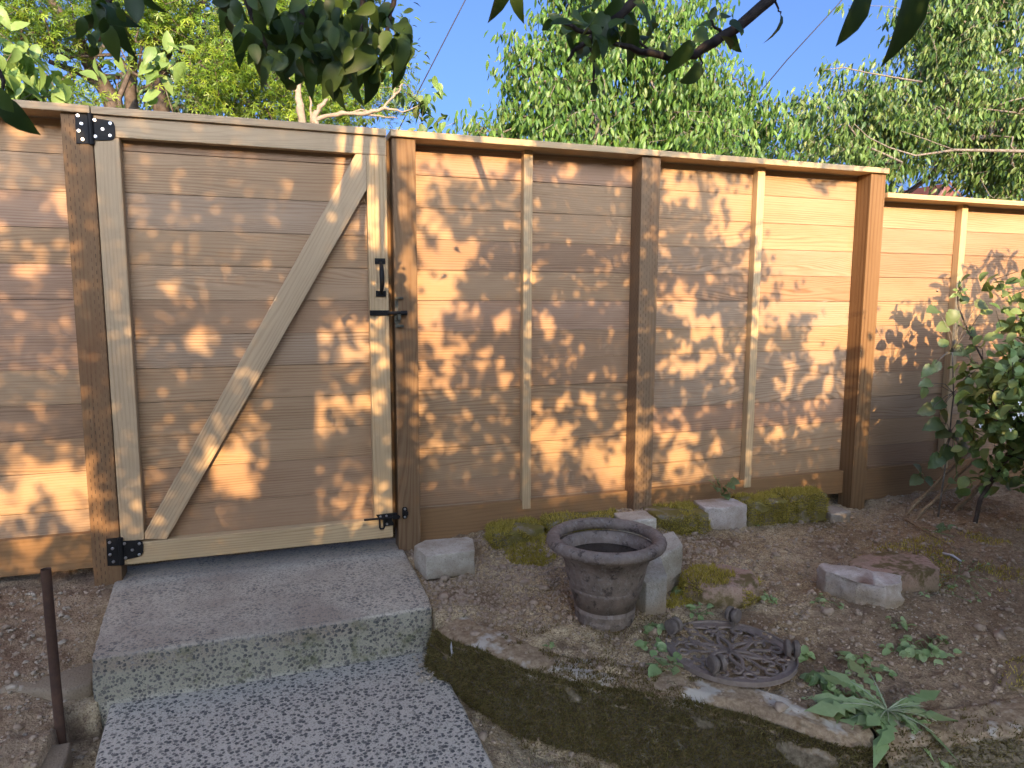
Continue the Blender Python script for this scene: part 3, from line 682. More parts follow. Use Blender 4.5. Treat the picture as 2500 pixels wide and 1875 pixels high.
stone('edging_block',[(1.31,-.20),(1.47,-.21),(1.478,-.09),(1.33,-.08)],.47,.592,BLOCKC,'bare grey edging block showing just right of the pot rim','block',G,.003,5,.008)
stone('edging_block',[(1.49,-.17),(1.60,-.21),(1.73,-.205),(1.74,-.03),(1.50,-.03)],.47,.588,BLOCKM,'mossy edging block in front of the middle post','block',G,.007,6,.012,9000,.013)
stone('edging_block',[(1.735,-.155),(1.80,-.185),(1.945,-.17),(1.95,-.06),(1.86,-.03),(1.75,-.04)],.48,.596,BLOCKP,'pale bare edging block between two mossy ones','block',G,.0045,7,.005)
stone('edging_block',[(1.955,-.165),(2.17,-.17),(2.175,-.025),(1.965,-.02)],.48,.598,BLOCKM,'mossy edging block right of the pale bare one','block',G,.006,8,.012,10000,.012)
stone('edging_block',[(2.18,-.165),(2.40,-.16),(2.415,-.04),(2.185,-.03)],.47,.602,BLOCKM,'last thick mossy edging block left of the corner post','block',G,.006,9,.012,10000,.012)
stone('edging_block',[(2.41,-.175),(2.535,-.17),(2.54,-.06),(2.42,-.05)],.44,.508,BLOCKD,'low flat dark edging block beside the corner post','block',G,.004,10,.008)
stone('leaning_block',[(1.107,-.69),(1.120,-.745),(1.206,-.733),(1.232,-.64),(1.215,-.55),(1.12,-.56)],.44,.595,BLOCKD,'grey wedge block standing on end against the right side of the pot','block',None,.003,11,.005,tilt=(.10,.25))
stone('concrete_block',[(1.235,-.63),(1.345,-.60),(1.375,-.49),(1.25,-.47),(1.18,-.535)],.46,.612,BLOCKC,'pale block lying just behind the standing wedge block','block',None,.003,12,.006,tilt=(.25,.05))
stone('mossy_stone',[(1.305,-.70),(1.35,-.76),(1.45,-.80),(1.54,-.79),(1.575,-.70),(1.52,-.60),(1.40,-.59),(1.32,-.63)],.44,.537,BLOCKB,'rounded brown stone with golden moss on its top','stone',None,.009,13,.02,9000,.012,mosspart=lambda p,n:(p[0]-1.40)**2+(p[1]+.66)**2<.011 or (p[0]>1.46 and n[2]<.8))
stone('broken_stone',[(1.805,-.80),(1.84,-.905),(1.905,-.965),(1.99,-.955),(2.03,-.905),(1.93,-.775),(1.865,-.73),(1.82,-.745)],.44,.545,BLOCKP,'long pale broken stone with a rough split face','stone',None,.014,14,.005)
stone('brown_paver',[(1.985,-.83),(2.09,-.895),(2.245,-.885),(2.30,-.775),(2.20,-.69),(2.04,-.69),(1.96,-.74)],.44,.535,BLOCKB,'brown stone paver directly behind the long pale broken stone','paver',None,.004,15,.008)
stone('corner_paver',[(1.86,-1.40),(1.90,-1.50),(2.3,-1.50),(2.3,-1.30),(2.0,-1.32)],.38,.448,BLOCKB,'mossy flat paver cut by the lower right edge of the picture','paver',None,.004,16,.008,2500,.008)
stone('flat_paver',[(-.95,-.99),(-.60,-1.0),(-.545,-.84),(-.555,-.735),(-.93,-.70)],.29,.352,BLOCKD,'flat concrete paver in the lower left corner beside the slab','paver',None,.003,17,.006)
stone('concrete_chunk',[(-.79,-.50),(-.60,-.56),(-.548,-.54),(-.552,-.40),(-.62,-.36),(-.76,-.37)],.345,.405,BLOCKD,'grey concrete chunk half buried left of the step behind the iron pipe','chunk',None,.005,18,.01)
# moss carpet on the soil by the brown stone and the first block
def ground_strands(name,label,poly,n,L,mat,seed,thr=-.1,w_=.0012):
    x0,y0,x1,y1=poly; X=RNG.uniform(x0,x1,n); Y=RNG.uniform(y0,y1,n); k=(fbm(X,Y,8,3,seed)>thr)
    ex=((X-(x0+x1)/2)/(x1-x0)*2)**2+((Y-(y0+y1)/2)/(y1-y0)*2)**2; k&=ex+RNG.normal(0,.1,n)<1
    X=X[k];Y=Y[k]; P=np.stack([X,Y,ground(X,Y)],1); N=np.tile([[0,0,1.]],(len(P),1)); o=strands(P,N,L,mat,name,None,w_)
    tag(o,label,'moss',None,'stuff'); return o
ground_strands('moss_patch','golden moss on the soil between the standing block and the rounded stone',(1.17,-.74,1.40,-.52),9000,.014,MOSS,61,-.3)
ground_strands('moss_patch','moss tuft on the soil in front of the first mossy edging block',(.80,-.32,1.02,-.10),5000,.014,MOSS,62,-.2)
ground_strands('moss_patch','thin yellowish moss and seedlings on the soil at the right edge',(2.1,-.95,3.2,-.45),9000,.012,MOSS,63,.05)
ground_strands('moss_patch','dark moss creeping from the wall onto the soil near the grate',(.50,-1.15,1.3,-.68),9000,.007,MOSSD,64,.12)
# ------------------------------------------------------------------ plant pot
pot=thing('plant_pot','brown weathered clay-look plant pot with thick rope rim standing on the soil','pot',None,(.985,-.712,.447))
g=NG('pot_clay'); P=g.obj(); n=g.noise(P,14,5,.65); n2=g.noise(P,70,4,.7); z=g.sep(P)[2]
c=g.mix(g.ramp(n,[(.35,0),(.7,1)]),(.15,.112,.085),(.29,.225,.17)); 
c=g.mix(g.ramp(n2,[(.52,0),(.68,.7)]),c,(.30,.26,.22)); c=g.mix(g.ramp(g.noise(P,26,5,.75),[(.55,0),(.63,.8)]),c,(.055,.04,.03))
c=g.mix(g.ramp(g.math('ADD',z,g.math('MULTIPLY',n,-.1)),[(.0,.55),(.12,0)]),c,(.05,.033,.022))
POT=g.fin(c,.72,g.bump(g.math('ADD',n2,n),.004,.6),spec=.3)
prof=[(.0005,.004),(.088,.0),(.094,.004),(.097,.02),(.098,.040),(.101,.044),(.101,.050),(.099,.056),(.1005,.075),(.106,.082),(.1085,.092),(.1065,.100),(.113,.112),(.119,.120),(.120,.130),(.117,.136),(.121,.155),(.128,.18),(.137,.205),(.147,.226),(.155,.238),(.160,.246),(.163,.252)]
m=MB(); cx,cy,cz=.985,-.712,.447; n=96
pp=prof+[(.148,.252),(.140,.22),(.125,.15),(.1,.06),(.0005,.05)]
b=0
for r_,z_ in pp:
    for k in range(n):
        a=2*math.pi*k/n; rr=r_
        if .004<z_<.042 and r_>.09 and len(m.v)<n*6: rr+=.0022*math.sin(a*40)
        rr*=1+.006*float(vnoise(a*3+40,z_*30,3)-.5)
        m.v.append((cx+rr*math.cos(a),cy+rr*math.sin(a),cz+z_))
for i in range(len(pp)-1):
    for k in range(n): m.f.append([i*n+k,i*n+(k+1)%n,(i+1)*n+(k+1)%n,(i+1)*n+k]); m.r.append(0); m.uv+=[(0,0)]*4
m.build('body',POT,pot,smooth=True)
m=MB(); n=180; q=20
for k in range(n):
    a=2*math.pi*k/n
    for j in range(q):
        t=2*math.pi*j/q; rt=1+.045*math.sin(a*34+t*2.2)*max(0,math.cos(t-.5))+.03*float(vnoise(a*12+20,t*3,8)-.5)
        R_=.172+.0225*rt*math.cos(t); z_=.273+.0195*rt*math.sin(t)
        m.v.append((cx+R_*math.cos(a),cy+R_*math.sin(a),cz+z_))
for k in range(n):
    for j in range(q): m.f.append([k*q+j,((k+1)%n)*q+j,((k+1)%n)*q+(j+1)%q,k*q+(j+1)%q]); m.r.append(0); m.uv+=[(0,0)]*4
m.build('rim',POT,pot,smooth=True)
g=NG('pot_water'); WAT=g.fin((.018,.012,.008),.12,g.bump(g.noise(g.obj(),60,4),.001,.4),spec=.5)
m=MB(); m.lathe([(.0005,.213),(.1375,.213)],(cx,cy,cz),64); m.build('standing_water',WAT,pot)
# ------------------------------------------------------------------ ornate trolley grate
gc=np.array([1.245,-1.030]); gz=float(ground(1.245,-1.03,False))+.009; GRr=.190
gr=thing('plant_trolley','round rusty ornamental plant trolley lying upside down with four casters up','trolley',None,(gc[0],gc[1],gz))
def gp(r,a,z=0): return (gc[0]+r*math.cos(a)*.97,gc[1]+r*math.sin(a)*1.04,gz+z+.006-.03*(r*math.sin(a)))
m=MB(); n=96
for k in range(n):
    a=2*math.pi*k/n
    for r_,z_ in ((GRr,-.008),(GRr+.001,.007),(GRr-.003,.007),(GRr-.0045,.001),(GRr-.026,.0015),(GRr-.027,-.005)): m.v.append(gp(r_,a,z_))
for k in range(n):
    for j in range(6): m.f.append([k*6+j,((k+1)%n)*6+j,((k+1)%n)*6+(j+1)%6,k*6+(j+1)%6]); m.r.append(0); m.uv+=[(0,0)]*4
m.build('rim',IRON,gr,smooth=False)
m=MB()
def flat(P2,w0,w1):
    """flat cast bar along points (r, angle): width tapers w0..w1, 5 mm thick"""
    C=[np.array([r*math.cos(a),r*math.sin(a)]) for r,a in P2]; n=len(C); b=len(m.v)
    for i,c in enumerate(C):
        t=C[min(i+1,n-1)]-C[max(i-1,0)]; t/=np.linalg.norm(t)+1e-9; s_=np.array([-t[1],t[0]]); w_=w0+(w1-w0)*i/(n-1)
        for d_,z_ in ((-1,-.003),(-.75,.0025),(.75,.0025),(1,-.003)):
            q=c+s_*w_*d_; m.v.append(gp(math.hypot(*q),math.atan2(q[1],q[0]),z_))
    for i in range(n-1):
        for j in range(4): m.f.append([b+i*4+j,b+i*4+(j+1)%4,b+i*4+4+(j+1)%4,b+i*4+4+j]); m.r.append(0); m.uv+=[(0,0)]*4
    m.f+= [[b+3,b+2,b+1,b],[b+4*n-4,b+4*n-3,b+4*n-2,b+4*n-1]]; m.r+=[0,0]; m.uv+=[(0,0)]*8
def curl(r,a,a0,a1,r0,r1,w0=.0045,w1=.0035):
    c=np.array([r*math.cos(a),r*math.sin(a)]); P=[]
    for t in np.linspace(0,1,16):
        q=c+(r0+(r1-r0)*t)*np.array([math.cos(a+a0+(a1-a0)*t),math.sin(a+a0+(a1-a0)*t)]); P.append((math.hypot(*q),math.atan2(q[1],q[0])))
    flat(P,w0,w1)
for k in range(6):
    a=k*math.pi/3+.25
    for s_ in (-1,1):
        flat([(r,a+s_*o) for r,o in ((.003,0),(.018,.50),(.035,.42),(.055,.27),(.075,.12),(.092,.015),(.106,.03),(.118,.10))],.0065,.0048)
        curl(.118,a+s_*.235,math.pi*1.0 if s_<0 else math.pi,math.pi+s_*4.6,.020,.007)
        flat([(.150,a+s_*.10),(.158,a+s_*.22),(.164,a+s_*.32)],.005,.004)
    curl(.146,a,0,6.283,.0165,.0165,.0042,.0042)
    a2=a+math.pi/6
    flat([(.060,a2),(.075,a2+.05),(.092,a2),(.108,a2-.04),(.125,a2)],.0035,.0045); curl(.143,a2,0,6.283,.0155,.0155,.004,.004)
m.build('scrollwork',IRON,gr,smooth=False)
def caster(u,v,az,lean):
    q=atz(u,v,gz+.02); d=np.array([q[0],q[1]])-gc; a=math.atan2(d[1],d[0]); c=np.array(gp(GRr-.014,a,.003))
    m=MB(); m.tube([c,c+[0,0,.016]],.007,10); A=np.array([math.cos(az),math.sin(az),0]); h=c+[lean*.006,0,.036]
    m.tube([h-A*.004,h+A*.004],.013,16); m.tube([c+[0,0,.010],c+[0,0,.014]],.013,12)
    o=m.build('caster',CASTER,gr,.001)
    m=MB()
    for s in (-1,1): m.tube([h+A*s*.0045,h+A*s*.0085,h+A*s*.017,h+A*s*.0205],[.021,.0235,.0235,.017],24)
    m.build('wheel',CASTER,o,.001)
caster(1797,1500,-1.2,0); caster(1636,1545,.4,1); caster(1925,1600,-.5,-1); caster(1741,1640,.0,1)
# ------------------------------------------------------------------ pipe, strip, sticks
b=np.array([-.594,-.68]); m=MB(); P=[(b[0],b[1],.28),(b[0]-.003,b[1]+.002,.55),(b[0]-.004,b[1]+.002,.803)]; m.tube(P,[.0125,.0123,.0120],20,cap=False)
m.tube([P[-1],(P[-1][0],P[-1][1],.802),(P[-1][0],P[-1][1],.70)],[.0119,.0095,.0095],20,cap=False)
o=m.build('iron_pipe',RUST,None,smooth=False); tag(o,'rusty iron pipe standing upright in the soil left of the step','pipe')
g=NG('clear_plastic'); PLA=g.fin((.50,.48,.45),.35,spec=.5)
m=MB(); a=atz(1108,1662,.345); m.box((a[0]-.0035,a[1]-.001,.33),(a[0]+.0035,a[1]+.001,.40)); m.prism([(a[0]-.004,.399),(a[0]+.003,.399),(a[0]-.004,.455),(a[0]-.007,.473),(a[0]-.010,.455)],a[1]-.001,a[1]+.001)
o=m.build('plastic_stake',PLA,None,.0004); tag(o,'thin translucent plastic plant stake stuck between the step and the mossy wall','stake')
m=MB(); m.box((2.88,-.50,.44),(4.5,-.475,.475),.3,0,Matrix.Translation((2.88,-.49,0))@Matrix.Rotation(-.35,4,'Z')@Matrix.Translation((-2.88,.49,0)))
o=m.build('edging_board',RAIL,None,.003); tag(o,'dark timber edging board lying in the soil at the right edge','board')
# dry canes leaning into the shrub
cn=[((2204,1262),(2392,1072),-.28,-.20,.0075),((2228,1275),(2386,1112),-.30,-.24,.0070),((2200,1255),(2380,1095),-.24,-.16,.006),((2316,1262),(2440,1138),-.26,-.34,.0085),((2330,1255),(2452,1128),-.24,-.30,.006)]
txt=['upper left dry cane slanting out of the soil under the shrub','lowest dry cane of the left slanting bunch','thin dry cane behind the left slanting bunch','thick dry cane of the right slanting pair','thin dry cane of the right slanting pair']
for (p0,p1,Y0,Y1,r_),tx in zip(cn,txt):
    a=atz(*p0,.455); b=at(p1[0],p1[1],a[1]+.02); m=MB(); d=b-a; P=[a-d*.05+np.array([0,0,-.02]) if k==0 else a+d*(k/6)+np.array([0,0,.006*math.sin(k*2.1)]) for k in range(7)]
    R=[r_*(1.12 if k%2 else 1) for k in range(7)]; m.tube(P,R,8); o=m.build('dry_cane',CANE,None,smooth=True); tag(o,tx,'cane','dry canes leaning under the shrub')
def twig(name,label,pts,z,r_,mat=CANE,grp=None):
    m=MB(); P=[]
    for u,v in pts:
        q=atz(u,v,z); P.append((q[0],q[1],float(ground(q[0],q[1]))+r_+.003))
    m.tube(P,[r_*(1-.4*k/len(P)) for k in range(len(P))],6); o=m.build(name,mat,None,smooth=True); tag(o,label,'twig',grp)
twig('twig','long thin twig running across the soil below the canes',[(2210,1275),(2250,1300),(2300,1330),(2330,1350)],.46,.004)
twig('twig','straight pale twig lying level in front of the canes',[(2225,1290),(2290,1289),(2356,1287)],.46,.0025)
twig('twig','short bleached twig on the mossy soil at the right',[(2300,1365),(2325,1372),(2347,1377)],.46,.006,PLA)
twig('twig','dead fir twig beside the base of the pot',[(1532,1530),(1522,1565),(1508,1600)],.445,.0022,LITTER)
# orange fallen leaf and other dead leaves
def deadleaf(u,v,z,s,label,mat,ang):
    q=atz(u,v,z); zz=float(ground(q[0],q[1]))+.008; T,F=TPL['dog']; T=T.copy(); T[:,2]+=.25*T[:,0]**2
    c,sn=math.cos(ang),math.sin(ang); V=[(q[0]+s*(x*c-y*sn),q[1]+s*(x*sn+y*c),zz+s*zz_*.8) for x,y,zz_ in T]
    o=mesh_np('fallen_leaf',V,[list(f) for f in F],mat,rnd=[.5]*len(F)); tag(o,label,'leaf','dead leaves on the soil')
ORL=plain('orange_dead_leaf',(.55,.24,.10),.7,0,.1,60,.001)
deadleaf(2283,1563,.44,.032,'orange fallen leaf alone on the dark soil',ORL,-1.2)
for u,v,s,t,a in ((1880,1275,.05,'tan dead leaf below the mossy block pair',.6),(2070,1290,.045,'crumpled tan leaf on the soil before the corner post',2.0),(2438,1278,.05,'brown dead leaf on the soil right of the canes',.3),(1985,1655,.05,'dull brown leaf left of the dandelion plant',-.4),(900,1592,.03,'small brown leaf on the lower slab by the step riser',-1.4)):
    deadleaf(u,v,.46 if v<1400 else (.43 if u>1500 else .36),s,t,LITTER,a)
# ------------------------------------------------------------------ loose gravel and litter (beyond counting)
def ico():
    t=(1+5**.5)/2; V=np.array([(-1,t,0),(1,t,0),(-1,-t,0),(1,-t,0),(0,-1,t),(0,1,t),(0,-1,-t),(0,1,-t),(t,0,-1),(t,0,1),(-t,0,-1),(-t,0,1)],float); V/=np.linalg.norm(V[0])
    F=np.array([(0,11,5),(0,5,1),(0,1,7),(0,7,10),(0,10,11),(1,5,9),(5,11,4),(11,10,2),(10,7,6),(7,1,8),(3,9,4),(3,4,2),(3,2,6),(3,6,8),(3,8,9),(4,9,5),(2,4,11),(6,2,10),(8,6,7),(9,8,1)]); return V,F
IV,IF=ico()
def scatter(name,label,cat,n,region,size,flat,mat,seed,thr=-1,zf=None):
    r=np.random.default_rng(seed); X=r.uniform(region[0],region[2],n); Y=r.uniform(region[1],region[3],n)
    k=fbm(X,Y,3.5,3,seed)>thr; k&=~((X>-.61)&(X<.455)&(Y>-.62)); k&=~((X>-.52)&(X<.48)&(Y<-.55)); X=X[k];Y=Y[k]; n=len(X); Z=ground(X,Y)
    s=size*np.exp(r.normal(0,.55,n)); s=np.minimum(s,size*3.2)
    W=IV[None]*(1+r.normal(0,.22,(n,12,1)))*np.stack([np.ones(n),r.uniform(.5,1,n),flat*np.ones(n)],1)[:,None]
    a=r.uniform(0,6.28,n); c,sn=np.cos(a)[:,None],np.sin(a)[:,None]; x=W[:,:,0]*c-W[:,:,1]*sn; y=W[:,:,0]*sn+W[:,:,1]*c
    V=np.stack([x,y,W[:,:,2]],2)*s[:,None,None]+np.stack([X,Y,Z+s*flat*.35],1)[:,None]
    F=(IF[None]+(np.arange(n)*12)[:,None,None]).reshape(-1,3); o=mesh_np(name,V.reshape(-1,3),F,mat); tag(o,label,cat,None,'stuff')
DIRTC=plain('soil_crumb',(.42,.32,.22),.95,0,.2,60,.001,.1,(.28,.20,.13))
scatter('gravel','pale stone chips scattered over the garden soil','gravel',4200,(-1.3,-1.6,3.4,.02),.0026,.6,CHIP,401,-.1)
scatter('soil_crumbs','crumbs and clods of soil over the bed','soil crumbs',16000,(-1.3,-1.6,3.4,.04),.0034,.7,DIRTC,402,-.35)
scatter('soil_crumbs','fine clods of soil close to the pot and the step','soil crumbs',7000,(.44,-.75,1.7,.0),.0038,.75,DIRTC,405,-.5)
scatter('gravel','larger rubble and chips on the soil left of the step','gravel',420,(-1.25,-.62,-.60,0),.0050,.6,CHIP,403,-.2)
scatter('soil_clods','scattered earth clods on the bed','soil clods',1500,(-1.3,-1.5,3.3,.0),.0075,.6,DIRTC,408,-.2)
r=np.random.default_rng(12); n=700; X=r.uniform(-1.2,3.2,n); Y=r.uniform(-1.5,-.02,n); k=~((X>-.62)&(X<.50)); X=X[k];Y=Y[k]; n=len(X); Z=ground(X,Y)+.004
a=r.uniform(0,6.28,n); L=.008+.03*r.random(n)**2; D_=np.stack([np.cos(a)*L,np.sin(a)*L,r.normal(0,.12,n)*L],1); W_n=np.stack([-np.sin(a),np.cos(a),np.zeros(n)],1)*(.0007+.0008*r.random(n))[:,None]; P=np.stack([X,Y,Z],1); U_=np.array([0,0,.0016])
V=np.stack([P-W_n,P+W_n,P+U_,P+D_-W_n*.6,P+D_+W_n*.6,P+D_+U_*.7],1).reshape(-1,3); i_=np.arange(n)*6
F=np.concatenate([np.stack([i_+a_,i_+b_,i_+c_,i_+d_],1) for a_,b_,c_,d_ in ((0,2,5,3),(2,1,4,5),(1,0,3,4))]); tag(mesh_np('twig_litter',V,F,CANE),'tiny dry twigs and straw on the garden soil','twig litter',None,'stuff')
r=np.random.default_rng(9); n=7500; X=r.uniform(-1.3,3.2,n); Y=r.uniform(-1.6,.0,n); k=~((X>-.61)&(X<.48)); X=X[k];Y=Y[k];n=len(X); P=np.stack([X,Y,ground(X,Y)+.004],1)
D_=unit(n); D_[:,2]*=.25; leaves(P,D_,np.tile([[0,0,1.]],(n,1)),.014*(.5+r.random(n)),'rhod',LITTER,'leaf_litter',None)
tag(bpy.data.objects['leaf_litter'],'dry bits of leaf and straw over the garden soil','litter',None,'stuff')
scatter_pts=[(.475,-.64),(.47,-.70),(.455,-.69)]
m=MB(); rr=random.Random(4)
for k in range(60):
    x=rr.uniform(.36,.50); y=rr.uniform(-.78,-.59); s=rr.uniform(.003,.009); 
    V=[(x+s*q[0]*rr.uniform(.7,1.2),y+s*q[1]*rr.uniform(.7,1.2),.360+s*.5+s*.7*q[2]) for q in IV]; m.add(V,[tuple(f) for f in IF])
o=m.build('rubble',CHIP); tag(o,'little heap of pale rubble where the step meets the lower slab','rubble',None,'stuff')
# ------------------------------------------------------------------ weeds
def dand_tpl():
    V=[];st=[(0,.010),(.10,.010),(.20,.055),(.215,.014),(.30,.085),(.32,.02),(.41,.11),(.44,.03),(.53,.13),(.57,.04),(.66,.15),(.70,.06),(.79,.15),(.88,.10),(1,.0)]
    for x,w_ in st:
        w_*=.8; V+= [(x-(.05 if w_>.045 else 0),w_,-.3*x*x+.02),(x,0,-.3*x*x),(x-(.05 if w_>.045 else 0),-w_,-.3*x*x+.02)]
    F=[]; 
    for k in range(len(st)-1): F+= [(3*k,3*k+1,3*k+4,3*k+3),(3*k+1,3*k+2,3*k+5,3*k+4)]
    return np.array(V),np.array(F)
TPL['dand']=dand_tpl()
dn=thing('dandelion','large sprawling dandelion plant with long toothed leaves at the wall top','weed',None,tuple(atz(2165,1745,.43)))
c0=atz(2165,1740,.435); tips=[(2100,1600,.53,1),(2003,1725,.46,1),(2000,1655,.48,.8),(2035,1640,.50,.7),(2320,1822,.43,1),(2312,1772,.45,.9),(2240,1692,.49,.8),(2200,1780,.43,.7),(2290,1730,.46,.7),(2075,1720,.46,.8),(2060,1750,.44,.7),(2150,1690,.50,.5),(2110,1690,.48,.6),(2230,1750,.46,.6),(2040,1700,.49,.9),(2350,1700,.45,.4)]
tips=tips[:-1]+[(2165+L_*math.cos(a_)*1.25,1740+L_*math.sin(a_)*.6,.437+.03*(L_<80),.6) for a_,L_ in ((.5,150),(.85,120),(1.5,75),(2.9,150),(3.25,130),(2.75,90),(4.0,60),(6.1,85),(5.7,70),(.3,120),(.7,95),(1.1,70),(1.9,60),(2.6,110),(3.0,140),(3.4,110),(3.8,90),(5.4,60),(5.9,110),(.1,70),(2.2,90),(4.4,50))]
pos=[];dr=[];sz=[]
for u,v,z,s in tips:
    q=atz(u,v,z); d=q-c0; L=np.linalg.norm(d); pos.append(c0+[0,0,.004]); dr.append(d/L+np.array([0,0,.30])); sz.append(L*1.05)
leaves(np.array(pos),np.array(dr),np.tile([[0,-.2,1.]],(len(pos),1))+unit(len(pos))*.25,np.array(sz),'dand',L_WEED,'foliage',dn,.55)
m=MB()
for q_,d,s in zip(pos,dr,sz):
    d=d/np.linalg.norm(d); P=[q_+d*s*t+np.array([0,0,-.3*t*t*s+.0015]) for t in np.linspace(0,.75,7)]; m.tube(P,[.0022*(1-.7*t) for t in np.linspace(0,1,7)],5)
m.build('stem',plain('pale_midrib',(.38,.42,.25),.5,0,.1,50,.0003),dn,smooth=True)
def weed(u,v,z,n,rad_,size,label,kind='round',mat=L_WEED,h=.03,grp='small weeds on the soil'):
    q=atz(u,v,z); gzz=ground(q[0],q[1]); a=RNG.uniform(0,6.28,n); r_=rad_*RNG.random(n)**.5; X=q[0]+r_*np.cos(a)*1.3; Y=q[1]+r_*np.sin(a)
    Z=ground(X,Y)+.003+h*RNG.random(n)*(1-.5*r_/rad_); P=np.stack([X,Y,Z],1); d=np.stack([np.cos(a),np.sin(a),.25*RNG.normal(size=n)],1)+unit(n)*.5
    T=thing('weed',label,'weed',grp,(q[0],q[1],float(gzz))); leaves(P-d*size*.5,d,np.tile([[0,-.3,1.]],(n,1))+unit(n)*.35,size*1.3*(.6+.6*RNG.random(n)),kind,mat,'foliage',T,.3)
    m=MB()
    for p_ in P[::2]: m.tube([(q[0],q[1],float(gzz)),(q[0]+(p_[0]-q[0])*.5,q[1]+(p_[1]-q[1])*.5,float(gzz)+.006),tuple(p_)],.0009,4)
    m.build('stem',L_WEED,T)
W_=[(2010,1668,.44,26,.035,.026,'upright leafy weed just left of the dandelion centre'),(2050,1700,.44,18,.04,.022,'leafy weed under the left dandelion leaves'),(1700,1500,.45,14,.05,.018,'low weed sprinkled between the rounded stone and the trolley'),(2300,1440,.45,20,.12,.013,'faint carpet of seedlings below the brown paver'),(1685,1462,.45,22,.045,.026,'leafy weed cluster at the left foot of the rounded mossy stone'),(1760,1470,.45,9,.03,.024,'weed between the rounded stone and the top caster'),(1855,1475,.45,16,.04,.02,'weed tuft right of the rounded mossy stone'),
(1598,1545,.445,12,.03,.022,'weed left of the trolley, upper of two'),(1592,1592,.44,12,.035,.026,'weed left of the trolley, lower of two'),(1628,1640,.435,10,.04,.03,'drooping weed overlapping the front left rim of the trolley'),(1345,1592,.445,4,.012,.014,'tiny two-leaved seedling on the moss left of the trolley'),
(2195,1540,.44,9,.04,.02,'low weed patch nearest the orange fallen leaf'),(2265,1600,.43,34,.07,.023,'broad low weed patch right of centre of the dark soil'),(2185,1592,.43,12,.04,.02,'weed sprig at the left of the broad low patch'),(2020,1480,.455,10,.05,.016,'faint weed seedlings before the long broken stone'),
(1965,1608,.44,12,.025,.022,'dark weed just right of the trolley rim'),(2110,1640,.43,30,.07,.022,'dense small-leaved weed behind the dandelion'),(1846,1275,.50,6,.025,.018,'seedling on the soil under the mossy edging blocks'),(2340,1410,.45,26,.16,.012,'sprinkling of seedlings on mossy soil at the right'),
(2135,1783,.43,16,.03,.045,'star-shaped weed rosette hanging at the wall joint')]
for a in W_: weed(*a,kind='rhod' if a[5]>.045 else 'round')
# bramble sprig against the fence rail
t=thing('bramble_sprig','small bramble sprig growing against the bottom rail above the pale block','weed',None,tuple(at(1755,1205,-.02)))
b=at(1765,1210,-.02); tp=[(1742,1160),(1735,1185),(1768,1190),(1790,1163),(1730,1172),(1762,1205),(1778,1175)]
pos=np.array([at(u,v,-.05) for u,v in tp]); d=pos-b+unit(7)*.02; leaves(pos-d*.3,d+np.array([0,-.3,0]),np.tile([[0,-1,.6]],(7,1))+unit(7)*.3,.055*np.ones(7),'bram',L_BRAM,'foliage',t,.2)
m=MB(); [m.tube([b,(b+p_)/2+np.array([0,-.01,.01]),p_],.0014,5) for p_ in pos]; m.build('stem',L_WEED,t)
# ------------------------------------------------------------------ shrub, raspberry cane, rhododendron at the right
def cane_plant(name,label,cat,stem,leafs,size,kind,mat,bmat,Ydef,sr=.0045):
    t=thing(name,label,cat,None,tuple(stem[0])); m=MB(); m.tube(stem,[sr*(1-.6*k/len(stem)) for k in range(len(stem))],7)
    S_=np.array(stem); pos=[];dr=[];sz=[]
    for (u,v,du,dv,s) in leafs:
        tip=at(u+du,v+dv,Ydef-.02); b=at(u-du*.25,v-dv*.25,Ydef); i=int(np.argmin(np.linalg.norm(S_-b,axis=1))); m.tube([S_[i],(S_[i]+b)/2+np.array([0,-.01,.02]),b],.0016,5)
        pos.append(b); dr.append(tip-b); sz.append(s)
    m.build('stem',bmat,t,smooth=True); n=len(pos)
    leaves(np.array(pos),np.array(dr),np.tile([[0,-.75,.65]],(n,1))+unit(n)*.25,np.array(sz)*size,kind,mat,'foliage',t,.25); return t
Yb=-.30
stem=[at(2290,1262,Yb),at(2302,1180,Yb),at(2318,1060,Yb),at(2328,960,Yb),at(2325,860,Yb)]
lf=[(2278,758,-45,5,1),(2325,770,-10,60,1.1),(2345,725,-20,-20,.8),(2350,735,25,-15,.7),(2395,745,60,-15,1.1),(2345,790,60,20,1.1),(2300,800,-50,20,1),(2375,810,60,-15,1),(2340,855,-55,15,1.1),(2300,840,30,-20,.8),(2365,870,50,10,1),(2285,890,-10,40,.9),(2270,900,-25,25,.9),(2262,935,-50,0,.9),(2255,955,5,45,.8),(2290,985,-60,15,1.1),(2265,1000,-50,25,1.1),(2300,1010,20,30,1.1),(2285,1035,-55,15,1.2),(2300,1060,-65,30,1.2),(2330,1070,40,15,1),(2310,1100,-20,55,1.3),(2330,1110,20,40,1.3),(2350,1090,45,-10,1.1),(2290,1120,-30,40,1.2),(2365,930,40,20,1.0),(2350,990,55,-5,1.0),(2345,1040,45,20,1.1)]
cane_plant('raspberry_cane','tall raspberry cane with big toothed leaves in front of the lower fence','plant',stem,lf,.072,'bram',L_BRAM,BARKG,Yb)
stem2=[at(2450,960,Yb-.1),at(2400,880,Yb-.05),at(2365,810,Yb),at(2340,750,Yb),at(2338,715,Yb)]
cane_plant('arching_shoot','dark arching shoot with a bud cluster leaning over the raspberry cane','plant',stem2,[(2335,708,-18,-8,.6),(2342,700,8,-18,.6),(2350,708,20,-4,.6),(2330,720,-20,8,.6),(2345,725,15,12,.6),(2352,716,30,6,.8),(2410,760,70,-30,1.4),(2385,830,70,5,1.2),(2370,850,-60,25,1.3)],.06,'dog',L_SHRUB,BARK,Yb,.005)
t3=[at(2262,1165,-.1),at(2235,1160,-.12)]
